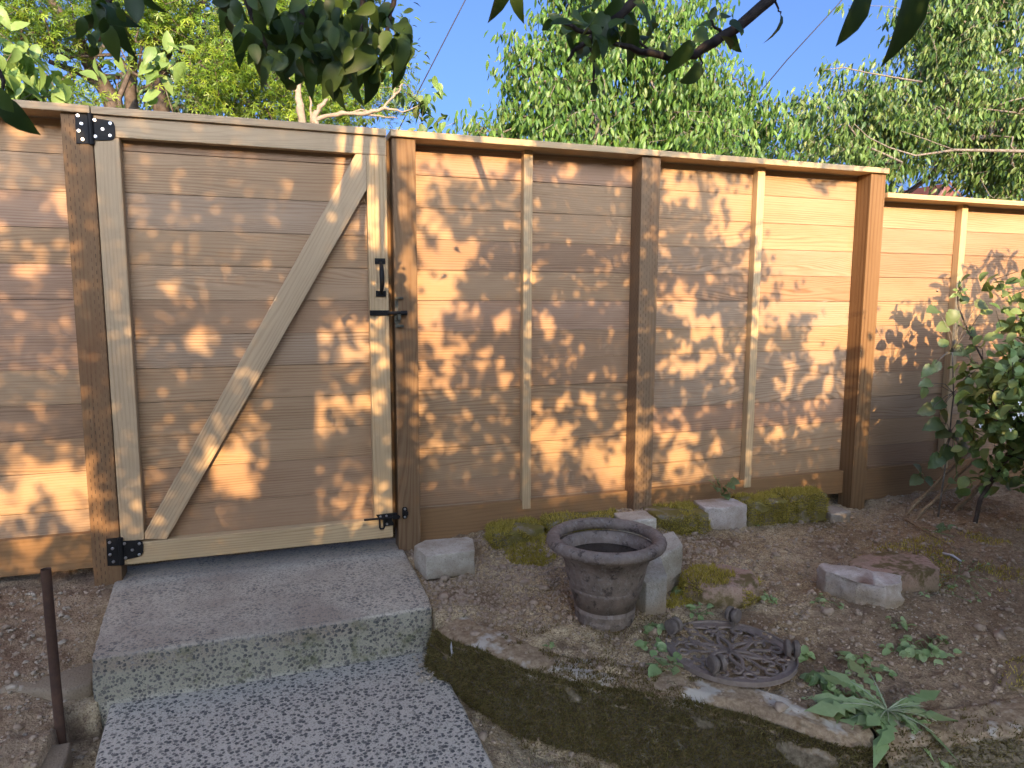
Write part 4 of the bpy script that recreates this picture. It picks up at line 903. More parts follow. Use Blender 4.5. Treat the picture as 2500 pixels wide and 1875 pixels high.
cane_plant('bramble_shoot','three-leaved bramble shoot low against the bottom rail left of the canes','plant',[at(2290,1175,-.12),at(2265,1170,-.12),at(2240,1160,-.12)],[(2245,1150,-10,-35,1),(2240,1170,-30,20,1),(2262,1172,20,12,.9)],.075,'bram',L_BRAM,L_WEED,-.14,.002)
cane_plant('bramble_shoot','three-leaved bramble shoot hanging between the two groups of canes','plant',[at(2330,1080,-.3),at(2335,1150,-.3),at(2340,1190,-.3)],[(2325,1175,-18,5,.8),(2350,1175,22,-5,.9),(2342,1195,5,35,1)],.062,'bram',L_BRAM,L_WEED,-.32,.002)
cane_plant('bramble_shoot','bramble leaves lying on the soil in front of the canes','plant',[atz(2250,1290,.47),atz(2290,1300,.475),atz(2330,1310,.475)],[(2300,1285,-25,5,.8),(2320,1290,25,-5,.9),(2330,1305,15,22,.8),(2285,1300,-12,18,.7)],.05,'bram',L_BRAM,L_WEED,-.42,.002)
hy=leaf_tree('hydrangea_shrub','dense green shrub with small round leaves and a few white florets at the right edge','shrub',None,[(3.0,-.42,.44),(3.0,-.44,.6),tuple(at(2480,1080,-.5))],
 [(at(2470,800,-.55),(.16,.14,.14),1),(at(2500,900,-.6),(.24,.2,.2),1),(at(2430,940,-.5),(.17,.14,.13),1),(at(2480,1030,-.55),(.2,.18,.16),1),(at(2580,780,-.5),(.25,.2,.22),.8),(at(2400,1070,-.45),(.13,.1,.08),.7),(at(2600,1000,-.6),(.3,.25,.3),.8),(at(2520,1120,-.5),(.22,.17,.16),.9),(at(2450,1140,-.5),(.14,.12,.10),.8),(at(2490,700,-.5),(.12,.1,.08),.8)],
 1700,5,.050,'round',L_SHRUB,BARK,spread=.035,droop=.25,gap=.02,seed=90,maxr=.016,rt=.0014,sc_=6)
fl_=[(2488,1012),(2476,1021),(2497,1011),(2512,1008),(2468,1050),(2394,1040),(2490,985)]
for u,v in fl_:
    q=at(u,v,-.78); m=MB(); V=[q]+[q+np.array([rr_*math.cos(a_),-.003*math.sin(2*a_),rr_*math.sin(a_)]) for a_,rr_ in ((k*math.pi/8,(.009 if k%4 in (1,2,3) else .003)) for k in range(16))]
    m.add([tuple(x) for x in V],[(0,1+k,1+(k+1)%16) for k in range(16)]); m.build('floret',PETAL,hy)
t=leaf_tree('rhododendron','rhododendron bush with whorled narrow leaves standing outside the right of the picture','shrub',None,[(3.3,-1.75,.40),(3.3,-1.75,.9)],
 [((3.38,-1.7,1.90),(.42,.3,.40),1),((3.15,-1.7,1.55),(.34,.3,.3),1),((3.0,-1.75,1.28),(.36,.3,.26),1),((3.7,-1.7,1.5),(.4,.3,.6),1),((3.4,-1.75,1.1),(.5,.3,.3),1)],330,7,.085,'rhod',L_SHRUB,BARK,spread=.02,droop=.1,seed=33,maxr=.03,rt=.0025,sc_=3)
t=leaf_tree('low_bush','low bushy plant outside the right of the picture, its shadow edging the fence foot','shrub',None,[(2.5,-1.55,.42),(2.5,-1.55,.7)],
 [((2.12,-1.5,1.12),(.20,.13,.20),1),((2.45,-1.55,1.15),(.32,.2,.24),1),((2.85,-1.6,1.2),(.3,.2,.26),1),((2.5,-1.5,.85),(.42,.18,.3),1),((2.9,-1.6,.9),(.5,.2,.35),1),((2.22,-1.5,.78),(.25,.13,.28),1)],560,5,.055,'dog',L_SHRUB,BARK,spread=.04,droop=.2,seed=35,maxr=.02,rt=.002,sc_=4)
# ------------------------------------------------------------------ bee
t=thing('bee','small dark bee in flight in front of the lower fence run','bee',None,tuple(at(2288,711,-.45))); q=at(2288,711,-.45)
m=MB(); m.tube([q+np.array([-.006,0,.001]),q+np.array([-.003,0,0]),q,q+np.array([.003,0,-.001]),q+np.array([.006,0,-.003])],[.001,.0026,.0028,.0026,.0008],8); m.build('body',BLACK,t,smooth=True)
m=MB(); [m.add([q+np.array(x) for x in ((0,0,.002),(-.002+s*.002,s*.003,.007),(.004,s*.006,.006),(.003,s*.001,.002))],[(0,1,2,3)]) for s in (-1,1)]; m.build('wing',PLA,t)
#--PART3
# ------------------------------------------------------------------ trees beyond the fence
def B(u,v,Y,r,s=1): return (at(u,v,Y),r,s)
GT='trees and shrubs beyond the fence'
Y=3.3; tr=[(2.6,3.6,.3),(2.6,3.6,1.2),(2.55,3.55,2.0),tuple(at(1460,330,3.4)),tuple(at(1440,180,3.4)),tuple(at(1435,60,3.4))]
leaf_tree('cherry_tree','bright green cherry tree in the centre with drooping slim leaves and a ragged top','tree',GT,tr,
 [B(1330,250,Y,.45),B(1270,160,Y,.30,.9),B(1225,70,Y,.17,.6),B(1440,190,Y,.6),B(1460,50,Y,.5),B(1620,240,Y,.62),B(1610,90,Y,.42),B(1735,230,Y,.42),B(1750,80,Y,.22,.7),B(1180,320,Y,.26),B(1130,350,Y,.16,.8),B(1400,400,Y,.75),B(1650,400,Y,.75),B(1850,310,Y,.40,.8),B(1880,420,Y,.5),B(1190,430,Y,.45),B(1500,-90,Y,.6),B(1130,250,Y,.10,.6),B(1300,70,Y,.22,.8),B(1380,-40,Y,.4,.9),B(1700,20,Y,.35,.8),B(1075,290,Y,.13,.7)],
 330,10,.078,'cherry',L_CHERRY,BARKG,spread=.06,droop=1.1,gap=.02,seed=5,maxr=.05,rt=.0022)
Y=4.0; tr=[(7.2,5.2,.3),(7.2,5.2,1.6),tuple(at(2560,420,4.8)),tuple(at(2420,330,4.4)),tuple(at(2300,270,4.0))]
leaf_tree('cherry_tree','darker spreading cherry tree at the right with pale bare limbs showing','tree',GT,tr,
 [B(1990,330,Y,.42,.8),B(2080,250,Y,.40,.8),B(2140,180,Y,.25,.7),B(2170,310,Y,.55),B(2300,90,Y,.6),B(2300,250,Y,.55),B(2440,160,Y,.8),B(2220,20,Y,.3,.7),B(2080,20,Y,.14,.6),B(2480,330,Y+.3,.7),B(2400,-60,Y,.7),B(2600,200,Y,.9),B(2070,400,Y,.45,1),B(2330,370,Y+.4,.5,.8),B(1960,260,Y,.30,.8),B(2010,180,Y,.20,.6),B(2160,380,Y,.5,1),B(2480,420,Y,.6,1),B(2800,250,Y,1.0,.8),B(3050,380,Y,.9,.7)],
 260,10,.092,'cherry',L_CHERRY2,BARKG,spread=.07,droop=1.0,gap=.03,seed=15,maxr=.09,rt=.0026)
# pale limbs crossing the right crown
t=thing('dead_limb','long pale bare limb crossing the right cherry tree low over the fence','branch',None,tuple(at(2550,390,3.6)))
m=MB(); m.tube([at(u,v,3.6) for u,v in ((2620,372),(2450,368),(2330,366),(2235,380),(2170,360),(2120,335),(2085,302))],[.022,.019,.015,.011,.008,.006,.004],7)
m.tube([at(u,v,3.7) for u,v in ((2600,300),(2480,275),(2400,265))],[.016,.012,.006],7); m.tube([at(u,v,3.5) for u,v in ((2330,366),(2260,340),(2200,320))],[.007,.005,.003],6)
m.tube([at(u,v,3.6) for u,v in ((2250,200),(2190,190),(2120,178),(2060,165),(2010,170))],[.012,.010,.008,.006,.003],7)
m.build('limb',BARKG,t,smooth=True)
# left maple with lime foliage
tr=[(-.9,5.0,.3),(-.85,4.9,1.5),tuple(at(300,330,4.6)),tuple(at(290,240,4.6))]
mp=leaf_tree('maple_tree','lime-yellow fine-leaved maple behind the gate with dark forked trunk','tree',GT,tr,
 [B(40,60,4.3,.42),B(40,140,4.0,.36),B(160,60,4.5,.30,.8),B(300,120,4.4,.28,.7),B(350,60,4.5,.32,.7),B(480,40,4.5,.42,.8),B(560,200,3.9,.42,1.1),B(680,235,3.8,.42,1.1),B(620,110,4.6,.5,.8),B(800,120,4.4,.45,.8),B(180,260,4.2,.28,1),B(330,270,4.0,.28),B(520,270,3.9,.4,1.1),B(820,250,4.1,.45),B(100,-60,4.5,.6),B(400,-60,4.6,.7),B(720,-40,4.6,.7),B(900,60,4.6,.3,.7),B(960,230,4.4,.35,.6)],
 420,9,.058,'star',L_MAPLE,BARK,spread=.07,droop=.25,gap=.27,seed=25,maxr=.05,rt=.0020,sc_=2.2)
m=MB()
for P,R in (([(305,330),(262,225),(215,150),(185,80),(130,10),(90,-60)],(.085,.075,.06,.05,.04,.03)),([(330,330),(318,220),(325,140),(305,60),(330,-40)],(.07,.05,.04,.035,.03)),([(405,320),(385,220),(400,140),(450,60),(520,-30)],(.08,.07,.05,.04,.03)),([(262,225),(200,180),(120,150)],(.04,.03,.02)),([(385,180),(470,140),(560,120)],(.04,.03,.015)),([(215,150),(110,95)],(.03,.015))):
    m.tube([at(u,v,4.9) for u,v in P],R,9)
m.build('limb',BARK,mp,smooth=True)
# darker trees behind, closing the gaps
leaf_tree('broadleaf_tree','dark broadleaf tree far behind the maple on the left','tree',GT,[(-2.5,8.5,.3),(-2.5,8.5,2),tuple(at(150,200,8.5))],
 [B(60,40,8.2,.8,.6),B(300,180,8.2,.55,.5),B(520,80,8.2,.85,1),B(700,120,8.2,.8,1),B(860,60,8.2,.6,.9),B(860,200,8,.65,1),B(500,260,8,.8),B(720,290,8,.8),B(100,290,8,.6,.6),B(960,150,8,.4,.6),B(800,-50,8,.8)],
 100,12,.11,'cherry',L_DARK,BARK,spread=.17,droop=.3,gap=.10,seed=41,maxr=.12,rt=.004,sc_=1.5)
leaf_tree('broadleaf_tree','dark broadleaf tree filling the lower right behind the pale limbs','tree',GT,[(9.5,8.5,.3),(9.5,8.5,2),tuple(at(2450,300,8))],
 [B(2100,330,8,.8,1),B(2330,150,8,.9,.9),B(2480,360,7.5,.9,1),B(2330,330,7.5,.7,1),B(2500,200,7.5,.9,.8),B(2230,290,8,.55,.7),B(2440,440,7.5,.6,1),B(2600,420,7,.9,1)],
 110,12,.11,'cherry',L_DARK,BARK,spread=.17,droop=.3,gap=.05,seed=43,maxr=.12,rt=.004,sc_=1.5)
leaf_tree('broadleaf_tree','grey-green tree low behind the central cherry','tree',GT,[(4.6,9,.3),(4.6,9,2),tuple(at(1500,330,9))],
 [B(1250,380,9,.7),B(1420,330,9,.9,.8),B(1600,300,9,.9,.8),B(1760,350,9,.8,.8),B(1900,400,9,.7,.8)],
 70,12,.13,'cherry',L_DARK,BARK,spread=.2,droop=.3,gap=.12,seed=47,maxr=.12,rt=.004,sc_=1.2)
# conifer at the right behind
cf=thing('conifer','blue-green conifer with layered drooping boughs behind the corner post','tree',GT,(8.6,9.5,.3))
m=MB(); top=at(2130,330,9.2); m.tube([(top[0],9.2,.2),(top[0],9.2,top[2]+.5)],[.12,.02],8); m.build('trunk',BARK,cf)
pos=[];dr=[]
for k in range(150):
    h=RNG.random(); z=1.8+h*(top[2]-1.4); a=RNG.uniform(0,6.28); L=(1.25-.9*h)*RNG.uniform(.5,1.1)
    for j in range(44):
        s=RNG.random(); p_=np.array([top[0]+math.cos(a)*L*s,9.2+math.sin(a)*L*s,z-.25*s*L+.15*s*s]); side=RNG.normal(0,.07*(1-.4*s),3); side[2]*=.4; pos.append(p_+side); dr.append(np.array([math.cos(a),math.sin(a),-.5])+side*9)
leaves(np.array(pos),np.array(dr),np.tile([[0,-.3,1.]],(len(pos),1))+unit(len(pos))*.4,.11*(.6+.7*RNG.random(len(pos))),'rhod',L_CONIF,'crown',cf,.3)
# lime shrub low at the right over the fence
leaf_tree('garden_shrub','bright low shrub peeping over the lower fence run at the right','shrub',GT,[(8.2,6,.3),(8.2,6,1.4)],
 [B(2200,468,6,.22),B(2280,455,6.4,.28),B(2400,475,6,.3),B(2500,460,6,.35)],170,9,.06,'dog',L_MAPLE,BARK,spread=.08,droop=.3,seed=44,maxr=.03,rt=.003)
# dogwood with broad pale leaves right behind the fence
leaf_tree('dogwood','pale broad-leaved shrub rising over the fence left of the gate','shrub',GT,[(-1.6,1.5,.4),(-1.6,1.45,1.4),tuple(at(60,300,1.4))],
 [B(30,160,1.3,(.17,.14,.12),1),B(70,205,1.3,(.2,.14,.14),1),B(150,215,1.3,(.13,.1,.09),1),B(10,240,1.3,(.2,.14,.12),1),B(190,235,1.3,(.08,.08,.05),.8),B(-120,180,1.3,.4,.8)],420,6,.10,'dog',L_DOG,BARKG,spread=.055,droop=.4,gap=.0,seed=51,maxr=.02,rt=.002,sc_=3)
leaf_tree('dogwood','pale broad-leaved shrub branch cluster above the top hinge side of the gate','shrub',GT,[(-.15,1.7,.4),(-.2,1.6,1.4),tuple(at(430,300,1.5))],
 [B(400,130,1.4,(.16,.12,.09),1),B(330,160,1.4,(.14,.1,.07),1),B(300,90,1.4,(.08,.08,.07),.9),B(450,125,1.4,(.08,.08,.06),.9),B(370,200,1.4,(.14,.1,.05),.8),B(470,250,1.4,(.08,.08,.06),.8),B(270,165,1.4,(.07,.06,.03),.8)],480,6,.095,'dog',L_DOG,BARKG,spread=.05,droop=.4,gap=.0,seed=53,maxr=.016,rt=.002,sc_=3)
# lichened bare tree
lt=thing('lichened_tree','old small tree with pale lichened bare limbs just over the gate','tree',GT,(.35,1.3,.4)); m=MB()
bb=at(760,330,1.2); m.tube([(bb[0],1.2,.3),(bb[0]+.02,1.2,1.3),bb],[.06,.05,.04],9)
for P,R in (([(745,330),(735,270),(722,225),(700,185),(692,160)],(.032,.028,.024,.017,.012)),([(735,270),(731,220),(728,185)],(.02,.018,.012)),([(775,330),(768,285),(780,262),(800,240)],(.03,.024,.02,.010)),([(760,300),(758,250),(757,215)],(.009,.008,.006)),
  ([(765,300),(800,282),(850,278),(900,277),(935,262),(960,238),(975,215),(985,205)],(.022,.019,.017,.016,.013,.010,.007,.004)),([(870,278),(930,285),(975,292)],(.011,.008,.004)),([(935,262),(985,272),(1020,260)],(.010,.007,.003)),([(960,238),(968,205),(970,190)],(.007,.005,.003)),([(850,280),(880,268),(910,272)],(.008,.006,.004))):
    Q=[at(u,v,1.2) for u,v in P]; S2=[Q[0]]; R2=[R[0]]
    for i in range(1,len(Q)):
        for j in range(1,4): S2.append(Q[i-1]+(Q[i]-Q[i-1])*j/3+RNG.normal(0,.004,3)); R2.append(.62*(R[i-1]+(R[i]-R[i-1])*j/3)*RNG.uniform(.8,1.3))
    m.tube(S2,R2,8)
m.build('trunk',BARKP,lt,smooth=True)
P=crown_pts([B(1020,225,1.4,(.12,.1,.10)),B(1060,260,1.4,(.10,.1,.08)),B(985,205,1.3,(.07,.1,.05)),B(1010,305,1.3,(.08,.06,.05)),B(970,310,1.3,(.05,.06,.04)),B(930,130,1.5,(.08,.1,.12)),B(880,210,1.5,(.10,.1,.08),.6),B(1050,300,1.5,(.12,.1,.06)),B(960,180,1.5,(.10,.1,.10)),B(900,60,1.6,(.12,.1,.12))],1100,0,57,4)
n=len(P)*5; pos=np.repeat(P,5,0)+RNG.normal(0,.03,(n,3)); d=unit(n)*.8; d[:,2]-=.4; leaves(pos,d,np.tile([[0,-.6,.8]],(n,1))+unit(n)*.4,.075*(.6+.6*RNG.random(n)),'dog',L_CHERRY2,'crown',lt,.3)
m=MB(); N,PA,R=grow([at(935,262,1.2),at(975,215,1.2)],P[::3],maxr=.008,r_tip=.0012); skel_mesh(N,PA,R,'twig',BARKG,lt)
# ------------------------------------------------------------------ neighbour's house
hs=thing('house','low house with a mossy roof and a small reddish gable far behind the lower fence','house',None,tuple(at(2400,700,12)))
ROOFM=block('mossy_roof',(.10,.085,.045),(.16,.15,.06),8,.6,(.13,.14,.03)); SID=plain('red_brown_siding',(.16,.065,.05),.8,0,.1,20,.002,.2)
a=at(2175,481,12); b=at(2900,481,12); zr=at(2300,457,12)[2]; ze=at(2300,481,12)[2]-.1
m=MB(); m.box((a[0]+.5,12.3,.3),(b[0],16,ze)); m.build('wall',SID,hs)
m=MB(); V=[(a[0]+.0,12,ze-.15),(b[0],12,ze-.15),(b[0],16.4,ze-.15),(a[0],16.4,ze-.15),(a[0]+1.2,13.8,zr),(b[0],13.8,zr)]; m.add(V,[(0,1,5,4),(3,4,5,2),(0,4,3),(0,3,2,1)]); m.build('roof',ROOFM,hs)
p0=at(2284,481,11.6); p1=at(2352,481,11.6); ap=at(2312,447,11.6)
m=MB(); m.add([(p0[0],11.6,p0[2]-.1),(p1[0],11.6,p1[2]-.1),(ap[0],11.6,ap[2]),(p0[0],13,p0[2]-.1),(p1[0],13,p1[2]-.1),(ap[0],13,ap[2])],[(0,1,2),(3,5,4),(0,2,5,3),(1,4,5,2)]); m.build('gable',SID,hs)
m=MB(); 
for s,q in ((p0,-1),(p1,1)): m.tube([(s[0]+q*.05,11.55,s[2]-.12),(ap[0],11.55,ap[2]+.03)],.035,4)
m.build('gable_trim',plain('gable_trim',(.22,.12,.10),.7,0,.1,20),hs)
# ------------------------------------------------------------------ cables
CAB=plain('cable_sheath',(.02,.02,.022),.6,0,.1,40)
for pts,lb in (([(1500,-720),(1136,0),(1040,187),(930,400)],'black overhead cable slanting down the open sky left of the cherry tree'),([(2700,-800),(2046,11),(1921,147),(1850,232),(1700,420)],'thin overhead cable slanting across the sky gap at the right')):
    m=MB(); m.tube([at(u,v,6+.4*k) for k,(u,v) in enumerate(pts)],.0085,6); o=m.build('overhead_cable',CAB,None,smooth=True); tag(o,lb,'cable')
# ------------------------------------------------------------------ apple tree over the camera
apt=thing('apple_tree','apple tree whose leafy twigs hang into the top of the picture','tree',None,(-.9,-5.6,.3))
Ya=-1.42
def hang(pts,Yv=Ya): return [at(u,v,Yv) for u,v in pts]
limbs=[([(620,-160),(600,-30),(612,40),(660,130)],(.010,.007,.005,.003)),([(760,-160),(735,0),(742,78),(800,120),(870,165),(935,200)],(.012,.009,.007,.006,.004,.002)),([(880,-150),(885,-20),(882,60),(870,110)],(.008,.006,.004,.002)),([(960,-150),(960,-20),(950,60),(935,110)],(.008,.005,.004,.002)),
 ([(240,-150),(262,-20),(250,50),(240,100)],(.010,.007,.005,.003)),([(1560,-60),(1545,5),(1510,40),(1470,75),(1440,95),(1400,125),(1385,150)],(.012,.010,.009,.008,.006,.004,.003)),([(1470,75),(1430,78),(1395,68),(1375,55)],(.006,.005,.004,.002)),([(1480,100),(1540,117),(1600,138),(1655,143),(1695,130),(1740,105),(1810,60),(1880,0),(1930,-60)],(.004,.006,.007,.008,.009,.010,.011,.012,.013)),
 ([(1600,135),(1580,118),(1560,100)],(.004,.003,.002)),([(1765,85),(1745,65),(1735,50)],(.004,.003,.002)),([(1445,95),(1448,150),(1449,200)],(.003,.003,.002)),([(-60,60),(10,190),(5,240)],(.006,.003,.002)),([(1700,130),(1715,150),(1712,165)],(.003,.002,.002)),([(1885,-10),(1900,20),(1905,35)],(.003,.002,.0015))]
m=MB(); starts=[]
for P,R in limbs:
    Q=hang(P); Q2=[];R2=[]
    for i in range(len(Q)-1):
        for j in range(3): Q2.append(Q[i]+(Q[i+1]-Q[i])*j/3+RNG.normal(0,.0015,3)); R2.append(R[i]+(R[i+1]-R[i])*j/3)
    Q2.append(Q[-1]);R2.append(R[-1]); m.tube(Q2,R2,7); starts.append(Q[0] if P[0][1]<0 else Q[-1])
hub=np.array([.1,-1.9,3.25]); 
for s in [0,1,2,3,4,5]: m.tube([hub,(hub+starts[s])/2+np.array([0,0,.12]),starts[s]],[.03,.02,.011],7)
m.tube([at(1930,-60,Ya),np.array([1.0,-1.7,2.95]),hub],[.013,.02,.03],7); m.tube([at(-60,60,Ya),np.array([-.6,-1.6,2.7]),hub],[.006,.015,.025],7)
m.tube([hub,(-.2,-2.8,3.35),(-.6,-4.2,2.7),(-.8,-5.0,2.0),(-.9,-5.6,1.2),(-.9,-5.6,.2)],[.035,.05,.075,.10,.12,.14],10)
m.build('trunk',BARKA,apt,smooth=True)
LV=[] # (base u,v, tip u,v, width scale)
def rl(cx_,cy_,sx,sy,n,down=1.0):
    for k in range(n):
        u=cx_+RNG.normal(0,sx); v=cy_+RNG.normal(0,sy); a=RNG.normal(math.pi/2,.75/down); L=RNG.uniform(34,62); LV.append((u,v,u+L*math.cos(a),v+L*math.sin(a)))
rl(600,10,38,24,22); rl(700,30,50,28,34); rl(820,35,50,30,40); rl(920,40,35,30,26); rl(880,110,55,30,30); rl(760,110,45,26,18); rl(640,90,28,22,10); rl(965,110,16,28,12,2); rl(700,140,30,20,7); rl(830,160,40,18,10)
for q in [(645,120,615,200),(670,130,690,195),(680,110,720,145),(735,115,690,140),(745,145,735,215),(830,150,790,225),(850,170,835,235),(880,165,870,225),(905,160,915,230),(800,120,740,125),(950,140,985,190),(975,100,1008,190),(960,60,1015,95),(985,30,1015,28),(800,60,845,130),(840,75,880,130),(690,30,700,95),(600,60,640,110),(560,20,585,70)]: LV.append(q)
rl(255,20,26,18,12,2); rl(240,60,22,22,7,2); 
for q in [(225,50,220,120),(262,60,275,140),(248,30,250,100),(300,20,312,70),(325,-15,335,60),(340,-30,350,20)]: LV.append(q)
for q in [(4,240,72,338),(-30,210,40,280),(1225,-45,1238,58),(1262,-30,1255,40),(1350,45,1318,75),(1375,55,1335,40),(1385,60,1420,30),(1440,95,1408,152),(1450,40,1400,62),(1440,30,1470,75),(1480,30,1450,100),(1500,20,1560,40),(1520,35,1545,95),(1535,60,1575,95),(1470,80,1430,60),(1500,70,1490,110),(1560,90,1545,125),(1590,35,1615,90),(1600,70,1575,40),(1570,100,1590,60),(1530,85,1520,125),(1600,120,1560,130),(1625,130,1650,105),(1610,118,1640,100),(1688,100,1660,170),(1725,80,1690,100),(1712,160,1645,222),(1712,165,1712,200),(1745,60,1700,55),(1770,70,1810,110),(1780,60,1815,75),(1735,50,1745,15),(1760,45,1790,30),(1449,200,1450,245),(1448,150,1455,190),(1905,35,1915,100),(1430,10,1400,-20),(1545,5,1600,8),(1470,0,1430,15),(1520,-10,1500,30),(1660,140,1700,95),(1380,85,1410,110),(1400,110,1440,130),(1415,85,1450,115),(1560,-20,1610,-5),(1860,-30,1950,5)]: LV.append(q)
rl(1440,70,28,18,9,.7); rl(1520,55,30,20,9,.7); rl(1400,40,20,15,4,.7); rl(1750,70,22,14,3,.8)
pos=[];dr=[];sz=[]
for a,b,c,d in LV:
    Yv=Ya+RNG.normal(0,.06); p_=at(a,b,Yv); q=at(c,d,Yv+RNG.normal(0,.02)); pos.append(p_); dr.append(q-p_); sz.append(min(np.linalg.norm(q-p_)*.92,.058))
n=len(pos); leaves(np.array(pos),np.array(dr),np.tile([[0,-.9,.35]],(n,1))+unit(n)*.65,np.array(sz),'apple',L_APPLE,'foliage',apt,.8)
Yn=-1.80; big=[((2110,-60),(2085,98)),((2225,-50),(2238,130)),((2290,-60),(2305,15))]
pos=np.array([at(*a,Yn) for a,b in big]); dr=np.array([at(*b,Yn) for a,b in big])-pos
leaves(pos,dr,np.array([[.5,-.8,.2],[0,-1,.1],[.4,-.8,.2]]),np.linalg.norm(dr,axis=1)*1.03,'apple',L_APPLE,'foliage',apt,.3)
m=MB(); [m.tube([hub+np.array([.3,0,-.02]),(hub+p_)/2+np.array([.2,0,.1]),p_],[.01,.006,.002],6) for p_ in pos]; m.build('limb',BARKA,apt,smooth=True)
# crown of the apple tree, behind the camera: its leaves throw the dappled shade on the fence
rects=[(-600,0,3200,2400,9),
 # lit upper right
 (1015,330,1100,560,1),(1100,330,1290,420,1),(1015,560,1110,740,2),(1100,560,1180,740,4),(1080,440,1280,560,7.6),(1160,560,1290,720,8),(1030,740,1290,960,5.8),(1030,960,1290,1080,8.4),(1015,1080,1130,1165,5.5),(1130,1080,1290,1165,8.6),
 (955,330,1015,420,1),(955,420,1015,900,5.5),(955,900,1030,1080,8),(955,1080,1030,1180,6),
 (1290,380,1420,460,5),(1420,380,1470,430,5),(1470,400,1560,450,7.5),(1290,460,1400,560,8),(1400,450,1560,1050,9),(1310,620,1400,900,6),(1400,580,1560,640,7.5),(1310,900,1560,1060,8.7),
 (1295,1055,1560,1205,2.2),(1550,1060,1610,1230,6),(1560,380,1620,420,3),(1560,420,1620,1060,8.4),
 (1620,400,1760,430,1),(1620,430,1760,560,6.6),(1620,560,1760,690,7.0),(1620,690,1830,900,5.2),(1620,900,1830,1050,8.8),(1600,1050,1700,1195,2.6),(1700,1050,1820,1195,6.8),
 (1760,400,1870,560,1),(1780,520,1840,620,3),(1760,560,1830,700,6),(1870,400,2600,640,0),(1840,600,1920,680,4.5),(1850,640,1910,860,7.8),(1910,640,2600,760,0),(1920,700,1970,860,5),(1950,760,2600,900,1),(1970,740,2070,880,2.5),(1900,860,2080,960,4.5),(1900,960,2000,1060,6.8),(2000,940,2600,1100,7),(1880,1060,2600,1300,8.8),
 # gate
 (780,290,950,370,2.5),(640,290,780,350,8.2),(760,370,900,480,5.4),(860,330,950,420,1.5),(700,420,800,640,8.3),(820,480,950,650,5.8),(890,620,955,760,6.2),
 (700,700,800,820,7.2),(800,760,960,900,5.2),(700,820,860,1000,6.6),(680,900,900,1040,5.8),(900,900,960,1060,7.4),(640,980,860,1110,3.2),(500,1080,560,1140,3),(505,1100,660,1225,.5),(640,1110,720,1200,6.8),(860,1225,955,1275,3.5),
 (240,280,300,560,7.8),(290,400,420,700,8.75),(470,540,515,620,7),(380,650,440,760,8.2),(430,760,540,880,8.4),
 # left run
 (-400,280,180,430,7),(-400,430,60,600,7.6),(60,420,190,580,5.6),(-400,600,200,1080,8.9),(-400,1080,60,1140,7),(20,1100,160,1160,4),(50,1120,290,1290,1),(-100,1200,90,1300,1),(190,1080,290,1140,5),(-400,1160,20,1290,5),(-100,1290,220,1400,4.6),(230,1280,310,1350,5)]
CV={0:0,1:.06,2:.15,3:.24,4:.38,5:.50,6:.64,7:.78,8:.90,9:.993}
nt_=420000; rng=np.random.default_rng(77); X=rng.uniform(-2.1,4.6,nt_); Z=rng.uniform(.46,2.22,nt_)
q=np.stack([X,np.full(nt_,.04),Z],1)-np.array(CAM); zz=q@BF; U=1250+FPX*(q@BR)/zz; Vv=937.5-FPX*(q@BU)/zz
Dn=np.zeros(nt_)
for x0,y0,x1,y1,d in rects: k=(U>=x0)&(U<x1)&(Vv>=y0)&(Vv<y1); Dn[k]=d
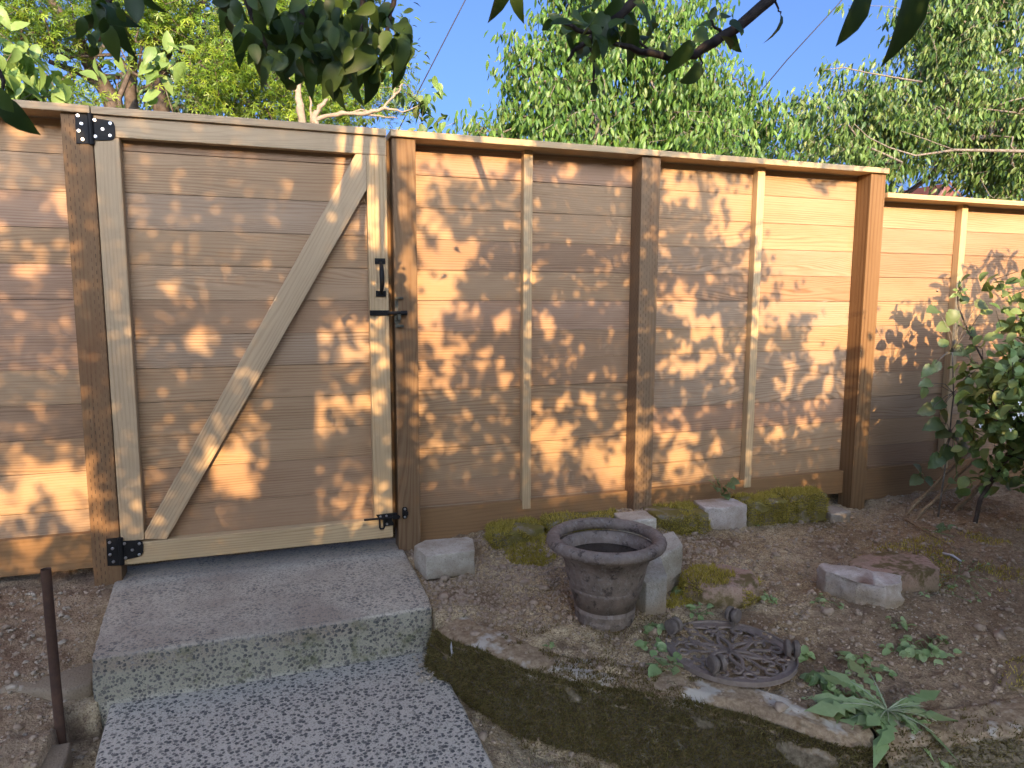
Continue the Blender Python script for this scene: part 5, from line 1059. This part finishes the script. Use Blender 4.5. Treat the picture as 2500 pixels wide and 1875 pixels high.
# soften the rectangles with noise so that no straight borders survive
Uj=U+rng.normal(0,16,nt_)+70*fbm(X,Z,4,2,301); Vj=Vv+rng.normal(0,16,nt_)+70*fbm(X,Z,4,2,311); Dn[:]=9
for x0,y0,x1,y1,d in rects: k=(Uj>=x0)&(Uj<x1)&(Vj>=y0)&(Vj<y1); Dn[k]=d
mid=(Dn>1.2)&(Dn<8.9); am=np.where(Dn<7,1.0,.55); Dn=np.where(mid,np.clip(Dn+am*(2.6*fbm(X,Z,7,2,321)+2.2*fbm(X,Z,20,2,331)),0,9),Dn)
cov=np.interp(Dn,list(CV.keys()),list(CV.values())); NN=fbm(X,Z,17,2,341)+.35*fbm(X,Z,5,2,351)
rk=np.empty(nt_); rk[np.argsort(NN)]=np.linspace(0,1,nt_); full=Dn>=8.95; cov=np.where(full,.993,np.where(rk<cov,.985,np.where(Dn>.6,.04,0))); nn=-np.log(1-cov+1e-6); AE=.00060; area=6.7*1.76; want=nn/AE; have=nt_/area
k=rng.random(nt_)<want/have; X=X[k];Z=Z[k];n=len(X); 
near=np.clip((X-.2)/.8,0,1)*np.clip((Z-.75)/.5,0,1); Dd=rng.uniform(3.8,4.8,n)*(1-near)+rng.uniform(2.85,3.7,n)*near
kx=math.tan(rad(SUN_AZ)); kz=math.tan(rad(SUN_EL))/math.cos(rad(SUN_AZ)); pos=np.stack([X-Dd*kx,.04-Dd,Z+Dd*kz],1)
k=np.linalg.norm(pos-np.array(CAM),axis=1)>.75; pos=pos[k]; n=len(pos); print('canopy leaves',n)
d=unit(n); d[:,2]-=.5; leaves(pos-d*.02,d,unit(n),.040*(.7+.6*rng.random(n)),'apple',L_CANOPY,'crown',apt,.5)
T2=pos[rng.choice(n,160,replace=False)]; N,PA,R=grow([(-.9,-5.6,1.2),(-.7,-5.2,1.9),(0,-4.9,2.6)],T2,maxr=.03,r_tip=.0014,seg=.3); skel_mesh(N,PA,R,'branch',BARKA,apt)
# unseen leafy screen, added to shade the ground yet leave the sky open
hg=thing('added_shade_hedge','unseen leafy screen added far behind the camera to keep low sun off the ground','added_shade_hedge',None,(2,-24,0.2))
n=52000; X=rng.uniform(-32,36,n); f=rng.random(n); HT=.52+23.5*kz; Yh=np.where(f<.7,-23.5+rng.normal(0,.15,n),rng.uniform(-25,-23.5,n)); top=HT+.10*fbm(X,Yh,.8,3,5); Z=np.where(f<.7,.2+rng.random(n)*(top-.2),top+rng.normal(0,.06,n))
leaves(np.stack([X,Yh,Z],1),unit(n),unit(n),.26*(.7+.6*rng.random(n)),'dog',L_CANOPY,'crown',hg,.2)
m=MB(); m.box((-32,-25,.15),(36,-23.7,HT-.12)); m.build('dense_core',L_CANOPY,hg)
